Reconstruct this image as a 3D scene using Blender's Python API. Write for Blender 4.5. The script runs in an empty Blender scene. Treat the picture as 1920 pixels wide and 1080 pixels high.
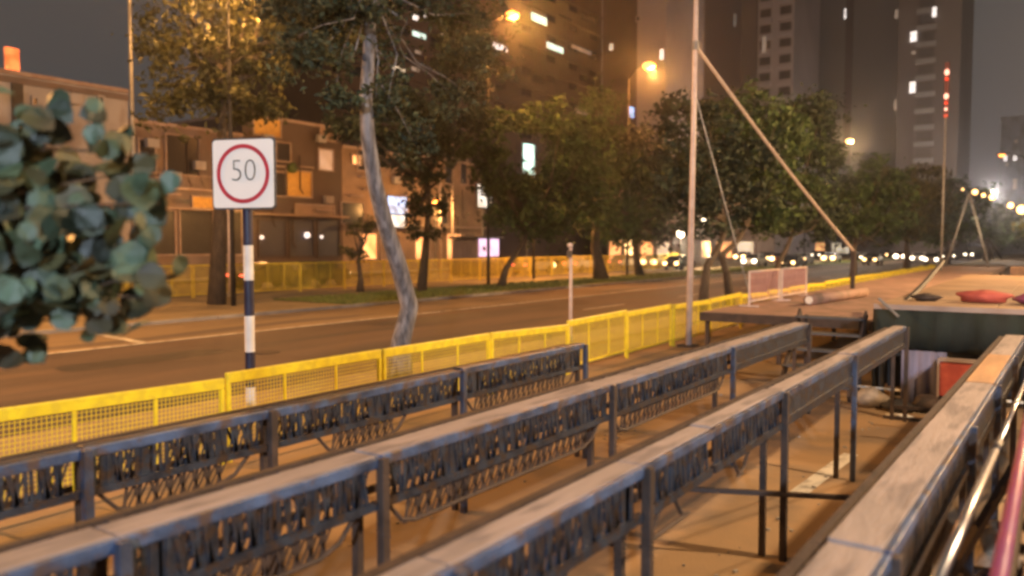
import bpy, math, random
import numpy as np
from mathutils import Vector, Matrix
R = math.radians
PI = math.pi
random.seed(7)
S = bpy.context.scene
COL = S.collection

# ------------------------------------------------------------------ camera
CAM_H = 2.4
PITCH, YAW, FPX = 3.0529, 34.308, 1500.0
cd = bpy.data.cameras.new('camera')
cam = bpy.data.objects.new('camera', cd)
COL.objects.link(cam)
cam.location = (0, 0, CAM_H)
cam.rotation_euler = (R(90 - PITCH), 0, R(YAW))
cd.sensor_width = 36
cd.lens = FPX / 1920 * 36
cd.clip_start = 0.05
cd.clip_end = 3000
cd.dof.use_dof = True
cd.dof.focus_distance = 9.0
cd.dof.aperture_fstop = 1.0
S.camera = cam

# ------------------------------------------------------------------ night sky
w = bpy.data.worlds.new('World')
S.world = w
w.use_nodes = True
nt = w.node_tree
bg = nt.nodes['Background']
tc = nt.nodes.new('ShaderNodeTexCoord')
sep = nt.nodes.new('ShaderNodeSeparateXYZ')
nt.links.new(tc.outputs['Generated'], sep.inputs[0])
ns = nt.nodes.new('ShaderNodeTexNoise')
ns.inputs['Scale'].default_value = 2.2
ns.inputs['Detail'].default_value = 4
nt.links.new(tc.outputs['Generated'], ns.inputs['Vector'])
ad = nt.nodes.new('ShaderNodeMath'); ad.operation = 'MULTIPLY_ADD'
ad.inputs[1].default_value = 0.35; 
nt.links.new(ns.outputs['Fac'], ad.inputs[0]); nt.links.new(sep.outputs['Z'], ad.inputs[2])
cr = nt.nodes.new('ShaderNodeValToRGB')
cr.color_ramp.elements[0].position = 0.08; cr.color_ramp.elements[0].color = (.088, .066, .062, 1)
cr.color_ramp.elements[1].position = 0.62; cr.color_ramp.elements[1].color = (.068, .066, .060, 1)
e = cr.color_ramp.elements.new(0.3); e.color = (.084, .075, .071, 1)
nt.links.new(ad.outputs[0], cr.inputs[0])
nt.links.new(cr.outputs[0], bg.inputs['Color'])
bg.inputs['Strength'].default_value = 1.0

S.view_settings.view_transform = 'Standard'
S.view_settings.look = 'None'
S.view_settings.exposure = 0.0
S.view_settings.gamma = 1.0
S.render.engine = 'CYCLES'
S.cycles.filter_width = 3.0
S.cycles.max_bounces = 5
S.cycles.transparent_max_bounces = 4
S.cycles.sample_clamp_indirect = 3.0

SODIUM = (1.0, .46, .125)
WARM = (1.0, .72, .42)
COOL = (.72, .84, 1.0)

# ------------------------------------------------------------------ survey: a sight line of the eye point -> place on a known plane
_p, _y = R(PITCH), R(YAW)
def ray(x, y):
    u = (x - 960) / FPX; v = (540 - y) / FPX
    fh = math.cos(_p) + v * math.sin(_p); up = -math.sin(_p) + v * math.cos(_p)
    return (-math.sin(_y) * fh + math.cos(_y) * u, math.cos(_y) * fh + math.sin(_y) * u, up)
def onX(x, y, X):
    r = ray(x, y); t = X / r[0]; return Vector((X, r[1] * t, CAM_H + r[2] * t))
def onY(x, y, Y):
    r = ray(x, y); t = Y / r[1]; return Vector((r[0] * t, Y, CAM_H + r[2] * t))
def onZ(x, y, z=0):
    r = ray(x, y); t = (z - CAM_H) / r[2]; return Vector((r[0] * t, r[1] * t, z))

# ------------------------------------------------------------------ materials
MATS = {}
def mat(name, c, rough=.7, metal=0., c2=None, scale=6., detail=6., lo=.35, hi=.65, bump=0., bscale=None, island=0., spec=.5, stretch=None, c3=None, scale3=1., alpha=None):
    m = bpy.data.materials.new(name); m.use_nodes = True
    t = m.node_tree; b = t.nodes['Principled BSDF']
    b.inputs['Roughness'].default_value = rough; b.inputs['Metallic'].default_value = metal
    b.inputs['Specular IOR Level'].default_value = spec
    co = t.nodes.new('ShaderNodeTexCoord')
    vec = co.outputs['Object']
    if stretch:
        mp = t.nodes.new('ShaderNodeMapping'); mp.inputs['Scale'].default_value = stretch
        t.links.new(vec, mp.inputs[0]); vec = mp.outputs[0]
    if c2 is None: c2 = tuple(v * .72 for v in c)
    n = t.nodes.new('ShaderNodeTexNoise'); n.inputs['Scale'].default_value = scale; n.inputs['Detail'].default_value = detail
    t.links.new(vec, n.inputs['Vector'])
    r = t.nodes.new('ShaderNodeValToRGB')
    r.color_ramp.elements[0].position = lo; r.color_ramp.elements[0].color = (*c2, 1)
    r.color_ramp.elements[1].position = hi; r.color_ramp.elements[1].color = (*c, 1)
    t.links.new(n.outputs['Fac'], r.inputs[0])
    col = r.outputs[0]
    if c3 is not None:
        n3 = t.nodes.new('ShaderNodeTexNoise'); n3.inputs['Scale'].default_value = scale3; n3.inputs['Detail'].default_value = 8
        t.links.new(vec, n3.inputs['Vector'])
        r3 = t.nodes.new('ShaderNodeValToRGB'); r3.color_ramp.elements[0].position = .48; r3.color_ramp.elements[1].position = .62
        t.links.new(n3.outputs['Fac'], r3.inputs[0])
        mx = t.nodes.new('ShaderNodeMixRGB'); mx.inputs[2].default_value = (*c3, 1)
        t.links.new(r3.outputs[0], mx.inputs[0]); t.links.new(col, mx.inputs[1]); col = mx.outputs[0]
    if island:
        g = t.nodes.new('ShaderNodeNewGeometry')
        h = t.nodes.new('ShaderNodeHueSaturation')
        ma = t.nodes.new('ShaderNodeMath'); ma.operation = 'MULTIPLY_ADD'
        ma.inputs[1].default_value = 2 * island; ma.inputs[2].default_value = 1 - island
        t.links.new(g.outputs['Random Per Island'], ma.inputs[0])
        t.links.new(ma.outputs[0], h.inputs['Value']); t.links.new(col, h.inputs['Color']); col = h.outputs[0]
    t.links.new(col, b.inputs['Base Color'])
    if bump:
        nb = t.nodes.new('ShaderNodeTexNoise'); nb.inputs['Scale'].default_value = bscale or scale * 4; nb.inputs['Detail'].default_value = 8
        t.links.new(vec, nb.inputs['Vector'])
        bp = t.nodes.new('ShaderNodeBump'); bp.inputs['Strength'].default_value = bump; bp.inputs['Distance'].default_value = .02
        t.links.new(nb.outputs['Fac'], bp.inputs['Height']); t.links.new(bp.outputs[0], b.inputs['Normal'])
        rr = t.nodes.new('ShaderNodeMapRange'); rr.inputs['To Min'].default_value = max(0, rough - .12); rr.inputs['To Max'].default_value = min(1, rough + .12)
        t.links.new(n.outputs['Fac'], rr.inputs[0]); t.links.new(rr.outputs[0], b.inputs['Roughness'])
    MATS[name] = m
    return m
def emat(name, c, s, scale=4., vary=.5):
    m = bpy.data.materials.new(name); m.use_nodes = True
    t = m.node_tree; b = t.nodes['Principled BSDF']
    b.inputs['Base Color'].default_value = (*c, 1)
    b.inputs['Emission Color'].default_value = (*c, 1)
    co = t.nodes.new('ShaderNodeTexCoord'); n = t.nodes.new('ShaderNodeTexNoise'); n.inputs['Scale'].default_value = scale
    t.links.new(co.outputs['Object'], n.inputs['Vector'])
    mr = t.nodes.new('ShaderNodeMapRange'); mr.inputs['From Min'].default_value = .35; mr.inputs['From Max'].default_value = .65
    mr.inputs['To Min'].default_value = s * (1 - vary); mr.inputs['To Max'].default_value = s
    t.links.new(n.outputs['Fac'], mr.inputs[0]); t.links.new(mr.outputs[0], b.inputs['Emission Strength'])
    MATS[name] = m
    return m

mat('ground', (.37, .24, .13), .8, c2=(.29, .19, .10), scale=.35, c3=(.22, .155, .10), scale3=.9, bump=.25, bscale=40)
mat('asphalt', (.125, .082, .06), .7, c2=(.07, .048, .04), scale=.6, c3=(.055, .042, .038), scale3=.35, bump=.5, bscale=40, stretch=(1.5, .25, 1))
mat('tar', (.055, .042, .036), .6, c2=(.035, .028, .025), scale=2, bump=.4, bscale=40)
mat('lane', (.30, .21, .12), .8, c2=(.20, .145, .09), scale=.5, c3=(.12, .09, .07), scale3=.5, bump=.4, bscale=40, stretch=(1.5, .2, 1))
mat('paint', (.62, .58, .5), .7, c2=(.25, .22, .19), scale=3.5, lo=.36, hi=.52)
mat('concrete', (.36, .33, .30), .85, c2=(.24, .22, .20), scale=1.5, bump=.4)
mat('dirt', (.36, .27, .15), .95, c2=(.25, .19, .11), scale=.6, bump=.6, bscale=18)
mat('grass', (.14, .18, .04), .95, c2=(.19, .19, .06), scale=3, bump=.8, bscale=25, island=.4)
mat('pink_floor', (.40, .25, .20), .75, c2=(.28, .17, .13), scale=1.2, c3=(.22, .15, .11), scale3=2.5, bump=.3)
mat('orange_deck', (.50, .33, .19), .7, c2=(.34, .22, .13), scale=1.1, c3=(.26, .17, .10), scale3=2.2, bump=.3, stretch=(.4, 1.5, 1))
mat('yellow', (.86, .73, .03), .42, c2=(.76, .61, .03), scale=5, c3=(.72, .58, .04), scale3=9, bump=.15)
mat('yellow_dull', (.80, .62, .06), .55, c2=(.6, .45, .05), scale=3, bump=.2)
mat('steel', (.045, .062, .095), .42, .35, c2=(.028, .034, .05), scale=9, c3=(.06, .04, .03), scale3=14, bump=.35, bscale=60)
mat('steel_rusty', (.075, .05, .04), .7, .2, c2=(.04, .028, .024), scale=7, bump=.35, bscale=50)
mat('plank', (.36, .30, .285), .8, c2=(.27, .23, .22), scale=3.2, detail=9, c3=(.20, .17, .17), scale3=5, bump=.5, bscale=25, stretch=(3, .45, 1))
mat('plank_worn', (.52, .30, .15), .75, c2=(.36, .21, .11), scale=3.2, detail=9, bump=.5, bscale=25, stretch=(3, .45, 1))
mat('steel_leg', (.075, .095, .15), .45, .2, c2=(.04, .05, .08), scale=6, c3=(.07, .045, .035), scale3=9, bump=.3, bscale=50)
mat('edge_blue', (.09, .15, .30), .4, .1, c2=(.035, .05, .09), scale=5, c3=(.10, .07, .06), scale3=8, bump=.3, bscale=50)
mat('chrome', (.55, .58, .64), .3, .95, c2=(.5, .5, .55), scale=12)
mat('pinkpaint', (.28, .06, .11), .45, c2=(.25, .06, .14), scale=6, bump=.2)
mat('bark', (.17, .17, .195), .9, c2=(.07, .07, .08), scale=5, c3=(.25, .25, .28), scale3=3, bump=.9, bscale=14, stretch=(3, 3, .8))
mat('bark_dark', (.10, .075, .055), .95, c2=(.05, .04, .03), scale=4, bump=.9, bscale=14, stretch=(3, 3, .8))
mat('leaf_dark', (.042, .058, .028), .7, c2=(.02, .03, .015), scale=.7, island=.55)
mat('leaf_mid', (.068, .110, .024), .7, c2=(.026, .044, .012), scale=.8, island=.5)
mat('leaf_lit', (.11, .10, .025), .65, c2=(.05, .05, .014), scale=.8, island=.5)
mat('leaf_round', (.066, .102, .062), .5, c2=(.034, .046, .022), scale=9, island=.8, bump=.3, bscale=30)
mat('leaf_brown', (.085, .078, .030), .6, c2=(.04, .035, .018), scale=5, island=.4)
mat('navy', (.02, .022, .06), .45, c2=(.012, .014, .04), scale=8)
mat('white', (.80, .79, .76), .5, c2=(.68, .66, .62), scale=6)
mat('sign_white', (.95, .95, .93), .4, c2=(.92, .92, .90), scale=2)
mat('red', (.55, .03, .06), .45, c2=(.42, .025, .05), scale=6)
mat('ink', (.03, .045, .04), .5)
mat('backing', (.12, .12, .13), .6, .5)
mat('pole_pink', (.72, .60, .56), .45, 0., c2=(.58, .46, .42), scale=5)
mat('pole_grey', (.30, .29, .28), .5, .3, c2=(.2, .19, .18), scale=5)
mat('rope', (.7, .56, .44), .9, c2=(.52, .4, .3), scale=20)
mat('dark', (.025, .022, .022), .7)
mat('green_cloth', (.011, .020, .017), .85, c2=(.006, .011, .010), scale=1.5, bump=.4, bscale=5, stretch=(3, 1, .4))
mat('grey_cloth', (.17, .17, .27), .8, c2=(.09, .09, .15), scale=2, bump=.5, bscale=6, stretch=(4, 1, .4))
mat('red_cloth', (.60, .13, .09), .8, c2=(.35, .06, .05), scale=3, bump=.4)
mat('wall_pale', (.40, .40, .44), .9, c2=(.30, .30, .33), scale=.35, c3=(.25, .22, .21), scale3=.5, bump=.3, stretch=(1, 1, .5))
mat('wall_pink', (.22, .175, .17), .9, c2=(.13, .105, .10), scale=.4, c3=(.18, .13, .10), scale3=.6, bump=.3)
mat('wall_orange', (.30, .21, .16), .9, c2=(.18, .13, .10), scale=.5, bump=.3)
mat('wall_brown', (.10, .072, .062), .9, c2=(.07, .05, .044), scale=.3, bump=.3)
mat('wall_grey', (.5, .45, .47), .9, c2=(.40, .36, .38), scale=.12)
mat('tower_brown', (.34, .33, .34), .9, c2=(.28, .27, .28), scale=.05)
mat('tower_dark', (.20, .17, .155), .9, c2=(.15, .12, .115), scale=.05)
mat('glass', (.02, .02, .025), .2, c2=(.02, .02, .025), scale=3)
mat('glass_far', (.12, .10, .095), .3, c2=(.09, .075, .07), scale=3)
mat('shutter', (.035, .035, .042), .5, .3, c2=(.02, .02, .025), scale=2, stretch=(1, 1, 8))
mat('shutter_navy', (.03, .032, .06), .5, .2, c2=(.02, .02, .035), scale=2, stretch=(1, 1, 8))
mat('trim', (.34, .28, .26), .85, c2=(.28, .20, .17), scale=2)
mat('car_dark', (.05, .045, .045), .25, .4)
mat('car_silver', (.38, .37, .38), .3, .5)
mat('car_red', (.30, .04, .03), .3, .3)
mat('car_white', (.6, .58, .56), .3, .1)
mat('rubber', (.02, .02, .02), .8)
mat('tan', (.34, .27, .2), .9, c2=(.2, .16, .12), scale=9, bump=.5)
mat('yellow_panel', (.62, .38, .09), .7, c2=(.5, .3, .07), scale=4)

mat('red_dark', (.09, .015, .013), .5)
emat('e_sodium', (1., .30, .055), 7, vary=.05)
emat('e_warm', (1., .60, .22), 4.5, vary=.1)
emat('e_head', (1., .60, .24), 9, vary=.1)
emat('e_headw', (1., .82, .58), 9, vary=.1)
emat('e_win_cool', (.72, .95, .85), 1.5, scale=.8, vary=.45)
emat('e_win_white', (1., .90, .84), 1.6, scale=.8, vary=.4)
emat('e_win_warm', (.95, .80, .58), .9, scale=.8, vary=.6)
emat('e_win_dim', (.55, .45, .36), .38, scale=.8, vary=.6)
emat('e_blue', (.45, .62, 1.), 1.9, scale=2.2, vary=.9)
emat('e_cyan', (.62, 1., .95), 2.2, scale=2.2, vary=.8)
emat('e_white', (.85, .93, .93), 1.3, scale=.8, vary=.7)
emat('e_lilac', (.66, .55, 1.), 1.5, scale=.7, vary=.5)
emat('e_red', (1., .08, .04), .22, scale=5, vary=.6)
emat('e_orange', (1., .22, .06), 2.2, scale=1.5, vary=.7)
emat('e_redwhite', (1., .52, .42), 1.5, vary=.1)
emat('e_warm_dim', (1., .60, .24), 7.0, scale=.5, vary=.8)
emat('e_shop', (1., .46, .16), 2.0, scale=.6, vary=.7)
emat('e_tail', (1., .12, .05), 6, vary=.1)

# ------------------------------------------------------------------ mesh helpers
class MB:
    def __init__(s): s.v = []; s.f = []; s.mi = []; s.cur = 0
    def box(s, c, d, rz=0., M=None):
        hx, hy, hz = d[0] / 2, d[1] / 2, d[2] / 2
        n = len(s.v)
        rot = Matrix.Rotation(rz, 3, 'Z') if M is None else M
        for a in (-1, 1):
            for b in (-1, 1):
                for g in (-1, 1):
                    s.v.append(tuple(Vector(c) + rot @ Vector((a * hx, b * hy, g * hz))))
        for q in ((0, 1, 3, 2), (4, 6, 7, 5), (0, 4, 5, 1), (2, 3, 7, 6), (0, 2, 6, 4), (1, 5, 7, 3)):
            s.f.append(tuple(n + i for i in q)); s.mi.append(s.cur)
        return s
    def bar(s, a, b, w, h=None, up=(0, 0, 1)):
        a = Vector(a); b = Vector(b); d = b - a; L = d.length; d.normalize()
        u = Vector(up)
        if abs(d.dot(u)) > .98: u = Vector((0, 1, 0))
        x = d.cross(u).normalized(); z = x.cross(d).normalized()
        M = Matrix((x, d, z)).transposed()
        return s.box((a + b) / 2, (w, L, h or w), M=M)
    def tube(s, pts, rad, n=10, cap=True):
        pts = [Vector(p) for p in pts]
        if not hasattr(rad, '__len__'): rad = [rad] * len(pts)
        base = len(s.v)
        px = None
        for i, p in enumerate(pts):
            d = (pts[min(i + 1, len(pts) - 1)] - pts[max(i - 1, 0)]).normalized()
            if px is None:
                px = d.cross(Vector((0, 0, 1)) if abs(d.z) < .9 else Vector((1, 0, 0))).normalized()
            px = (px - d * px.dot(d)).normalized(); py = d.cross(px)
            for k in range(n):
                a = 2 * PI * k / n
                s.v.append(tuple(p + (px * math.cos(a) + py * math.sin(a)) * rad[i]))
        for i in range(len(pts) - 1):
            for k in range(n):
                s.f.append((base + i * n + k, base + i * n + (k + 1) % n, base + (i + 1) * n + (k + 1) % n, base + (i + 1) * n + k)); s.mi.append(s.cur)
        if cap:
            s.f.append(tuple(base + k for k in range(n))[::-1]); s.mi.append(s.cur)
            s.f.append(tuple(base + (len(pts) - 1) * n + k for k in range(n))); s.mi.append(s.cur)
        return s
    def poly(s, pts):
        n = len(s.v); s.v += [tuple(p) for p in pts]; s.f.append(tuple(range(n, n + len(pts)))); s.mi.append(s.cur); return s
    def prism(s, poly, axis, a, b):
        # poly: 2D outline, extruded along axis from a to b
        def m(p, t):
            if axis == 'x': return (t, p[0], p[1])
            if axis == 'y': return (p[0], t, p[1])
            return (p[0], p[1], t)
        n = len(s.v); k = len(poly)
        s.v += [m(p, a) for p in poly] + [m(p, b) for p in poly]
        s.f.append(tuple(range(n, n + k))[::-1]); s.f.append(tuple(range(n + k, n + 2 * k))); s.mi += [s.cur] * 2
        for i in range(k):
            s.f.append((n + i, n + (i + 1) % k, n + k + (i + 1) % k, n + k + i)); s.mi.append(s.cur)
        return s
    def sphere(s, c, r, n=10, m=6):
        rr = r if hasattr(r, '__len__') else (r, r, r)
        base = len(s.v)
        for i in range(m + 1):
            t = PI * i / m
            for k in range(n):
                a = 2 * PI * k / n
                s.v.append((c[0] + rr[0] * math.sin(t) * math.cos(a), c[1] + rr[1] * math.sin(t) * math.sin(a), c[2] + rr[2] * math.cos(t)))
        for i in range(m):
            for k in range(n):
                s.f.append((base + i * n + k, base + (i + 1) * n + k, base + (i + 1) * n + (k + 1) % n, base + i * n + (k + 1) % n)); s.mi.append(s.cur)
        return s
    def build(s, name, m, parent=None, smooth=False, bevel=0, loc=None):
        me = bpy.data.meshes.new(name); me.from_pydata(s.v, [], s.f)
        ms = m if isinstance(m, (list, tuple)) else [m]
        for q in ms: me.materials.append(MATS[q])
        me.polygons.foreach_set('material_index', s.mi)
        if smooth: me.polygons.foreach_set('use_smooth', [True] * len(s.f))
        me.update()
        o = bpy.data.objects.new(name, me); COL.objects.link(o)
        if parent is not None: o.parent = parent
        if loc is not None: o.location = loc
        if bevel:
            b = o.modifiers.new('bevel', 'BEVEL'); b.width = bevel; b.segments = 2; b.limit_method = 'ANGLE'
        return o
def tag(o, label=None, cat=None, group=None, kind=None):
    if label: o['label'] = label
    if cat: o['category'] = cat
    if group: o['group'] = group
    if kind: o['kind'] = kind
    return o
def empty(name, loc, label, cat, group=None, rz=0.):
    o = bpy.data.objects.new(name, None); COL.objects.link(o); o.location = loc; o.rotation_euler.z = rz
    o.empty_display_size = .2
    return tag(o, label, cat, group)
def copy_tree(o, parent=None):
    c = o.copy(); COL.objects.link(c)
    if parent: c.parent = parent
    for ch in list(o.children): copy_tree(ch, c)
    return c
ORD = ['first', 'second', 'third', 'fourth', 'fifth', 'sixth', 'seventh', 'eighth', 'ninth', 'tenth', 'eleventh', 'twelfth', 'thirteenth', 'fourteenth', 'fifteenth', 'sixteenth',
       'seventeenth', 'eighteenth', 'nineteenth', 'twentieth'] + ['twenty-' + q for q in ('first', 'second', 'third', 'fourth', 'fifth', 'sixth', 'seventh', 'eighth', 'ninth')]
def lamp(parent, loc, col, watt, size=.25, spot=None, aim=None):
    ld = bpy.data.lights.new('lamp_light', 'SPOT' if spot else 'POINT')
    ld.color = col; ld.energy = watt; ld.shadow_soft_size = size
    if spot: ld.spot_size = R(spot); ld.spot_blend = .6
    o = bpy.data.objects.new('lamp_light', ld); COL.objects.link(o)
    o.parent = parent; o.location = loc
    if aim: o.rotation_euler = (Vector(aim)).to_track_quat('-Z', 'Y').to_euler()
    return o

# ------------------------------------------------------------------ setting
def sheet(name, x0, x1, y0, y1, z, m, nx=1, ny=1, thick=None):
    b = MB()
    if thick: b.box(((x0 + x1) / 2, (y0 + y1) / 2, z - thick / 2), (x1 - x0, y1 - y0, thick))
    else: b.poly([(x0, y0, z), (x1, y0, z), (x1, y1, z), (x0, y1, z)])
    return tag(b.build(name, m), kind='structure')
sheet('ground', -900, 900, -300, 1500, 0, 'ground')
sheet('road', -18.35, -10.6, -60, 900, .004, 'asphalt')
sheet('side_lane', -22.45, -18.35, -60, 900, .008, 'lane')
b = MB()
b.box((-18.4, 400, .010), (.16, 920, .004))
b.poly([(-21.8, 11.4, .013), (-21.75, 11.65, .013), (-18.5, 11.15, .013), (-18.5, 10.9, .013)])
for k in range(12):
    y0 = 26 + k * 9
    b.poly([(-14.6, y0, .010), (-14.47, y0, .010), (-14.47, y0 + 3.4, .010), (-14.6, y0 + 3.4, .010)])
tag(b.build('road_marking', 'paint'), kind='structure')
b = MB()
b.poly([(-2.10, 7.8, .006), (-1.93, 7.8, .006), (-1.82, 9.7, .006), (-1.98, 9.7, .006)])
tag(b.build('lane_dash', 'paint'), kind='structure')
b = MB(); rp = random.Random(3)
for (cx, cy, w_, l_) in ((-15.8, 9.5, 1.1, 3.6), (-12.6, 13.2, .9, 2.6), (-16.9, 20, 1.3, 5.2), (-13.4, 26, 1.2, 4.4), (-12.2, 6.4, .5, 5.0), (-16.4, 36, 1.2, 7)):
    b.poly([(cx + w_ * .5 * math.copysign(abs(math.cos(a)) ** .4, math.cos(a)) * rp.uniform(.9, 1.05), cy + l_ * .5 * math.copysign(abs(math.sin(a)) ** .4, math.sin(a)) * rp.uniform(.95, 1.03), .008) for a in [2 * PI * k / 18 for k in range(18)]])
tag(b.build('road_patch', 'tar'), kind='structure')
t = MB().tube([(0, 0, -.02), (0, 0, .006)], .33, 20).build('manhole_cover', 'steel_rusty', loc=(-14.6, 11.6, .008)); tag(t, 'round iron manhole cover in the dark road', 'manhole')
b = MB()
for k in range(70): b.box((-22.55, -20 + k * 3.0 + 1.5, .06), (.18, 2.97, .12))
tag(b.build('kerb', 'concrete', bevel=.015), kind='structure')
sheet('median', -31.6, -22.64, -60, 22.0, .10, 'dirt')
sheet('median_path', -31.6, -27.2, 22.0, 900, .10, 'dirt')
sheet('lawn', -27.2, -22.64, 22.0, 900, .11, 'grass')
sheet('service_road', -45.5, -31.6, -60, 400, .006, 'lane')
sheet('pavement', -50, -45.5, -60, 400, .13, 'concrete')
sheet('verge', -10.6, -7.9, -60, 900, .05, 'dirt', thick=.12)
# tufts of grass along the lawn
rng = np.random.default_rng(3)
def leafmesh(name, P, N, size, aspect, m, parent=None, loc=None, jit=.35, round_=False):
    """P centres, N normals-ish; every leaf its own small face"""
    n = len(P)
    t = rng.normal(size=(n, 3)); N = N / (np.linalg.norm(N, axis=1, keepdims=True) + 1e-9)
    u = np.cross(N, t); u /= np.linalg.norm(u, axis=1, keepdims=True) + 1e-9
    v = np.cross(N, u)
    s = size * (1 + jit * rng.uniform(-1, 1, (n, 1)))
    if round_:
        k = 9; ang = np.linspace(0, 2 * PI, k, endpoint=False)
        vs = []
        for i, a in enumerate(ang):
            rad = .5 * (1 + (.22 if i == 0 else -.08 if i in (4, 5) else .03))
            cup = .16 * (abs(math.sin(a))) - .06 * math.cos(a)
            vs.append(P + (u * math.cos(a) * rad + v * math.sin(a) * rad * aspect + N * cup) * s)
        V = np.stack(vs, 1).reshape(-1, 3); F = np.arange(n * k).reshape(n, k)
    else:
        a = P - u * s * .5; c = P + u * s * .5
        bb = P + v * s * .5 * aspect + N * s * .12; d = P - v * s * .5 * aspect + N * s * .12
        V = np.stack([a, bb, c, d], 1).reshape(-1, 3); F = np.arange(n * 4).reshape(n, 4)
    me = bpy.data.meshes.new(name); me.from_pydata(V.tolist(), [], F.tolist()); me.materials.append(MATS[m]); me.update()
    o = bpy.data.objects.new(name, me); COL.objects.link(o)
    if parent is not None: o.parent = parent
    if loc is not None: o.location = loc
    return o
pb = MB(); rp = random.Random(9)
for _ in range(200):
    X_ = rp.choice([rp.uniform(-7.2, .1), rp.gauss(-3.25, .12), rp.gauss(-4.6, .12), rp.gauss(-2.0, .1)]); Y_ = rp.uniform(1.5, 13); q_ = rp.uniform(.006, .028)
    pb.box((X_, Y_, q_ * .4), (q_ * rp.uniform(.8, 2), q_, q_ * .8), rz=rp.uniform(0, 3))
tag(pb.build('gravel', 'concrete'), 'loose gravel and crumbs scattered over the floor between the trestles', 'gravel', kind='stuff')
n = 9000
P = np.column_stack([rng.uniform(-27.1, -22.7, n), 22 + 60 * rng.uniform(0, 1, n) ** 1.5, np.full(n, .15)])
N = np.column_stack([rng.normal(size=n), rng.normal(size=n), np.full(n, .3)])
tag(leafmesh('grass', P, N, .16, .35, 'grass'), 'rough dark grass covering the planted strip beyond the road', 'grass', kind='stuff')

# ------------------------------------------------------------------ yellow railing, nearest side
def fence_panel(L, H, m, mesh_step, name, label, rail=.12, wr=.005):
    t = empty(name, (0, 0, 0), label, 'fence')
    MB().box((0, L / 2, H - rail / 2), (.05, L - .03, rail)).build('top_rail', m, t, bevel=.012)
    f = MB()
    f.box((0, L / 2, .14), (.035, L - .12, .035))
    f.build('bottom_rail', m, t)
    for y in (.04, L - .04):
        MB().box((0, y, (H - rail) / 2), (.05, .05, H - rail)).build('post', m, t, bevel=.006)
    for k in (1, 2):
        MB().box((0, L * k / 3, (.16 + H - rail) / 2), (.022, .03, H - rail - .16)).build('upright', m, t)
    g = MB()
    z = .18
    while z < H - rail - .02:
        g.box((0.004, L / 2, z), (.004, L - .12, wr)); z += mesh_step
    y = .08
    while y < L - .06:
        g.box((-.002, y, (.16 + H - rail) / 2), (.004, wr, H - rail - .17)); y += mesh_step
    g.build('wire_mesh', m, t)
    return t
PL = 2.47
y0 = 5.42 - 3 * PL
fp = fence_panel(PL - .02, 1.0, 'yellow', .045, 'fence_panel', '')
k = 0
for i in range(2, 28):
    o = fp if k == 0 else copy_tree(fp)
    o.location = (-7.5 + random.uniform(-.015, .015), y0 + (i - 0) * PL, 0.0)
    o.rotation_euler = (random.uniform(-.03, .03), 0, random.uniform(-.010, .010))
    if k < 24:
        o['label'] = 'bright yellow mesh railing panel behind the steel trestles, %s from the left edge' % ORD[k]
    else:
        o['label'] = 'yellow mesh railing panel near the far tip of the nearer railing, %s from the left' % ORD[k]
    o['group'] = 'yellow mesh railing panels along the near verge'
    k += 1
fp2 = fence_panel(2.98, 1.45, 'yellow_dull', .075, 'fence_panel', '', rail=.08, wr=.014)
for i in range(20):
    o = fp2 if i == 0 else copy_tree(fp2)
    o.location = (-31.2, 15 + 3.0 * i, .10)
    o['label'] = 'dull yellow railing panel across the road in front of the shops, %s from the left' % ORD[i]
    o['group'] = 'dull yellow railing panels across the road'

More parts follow.
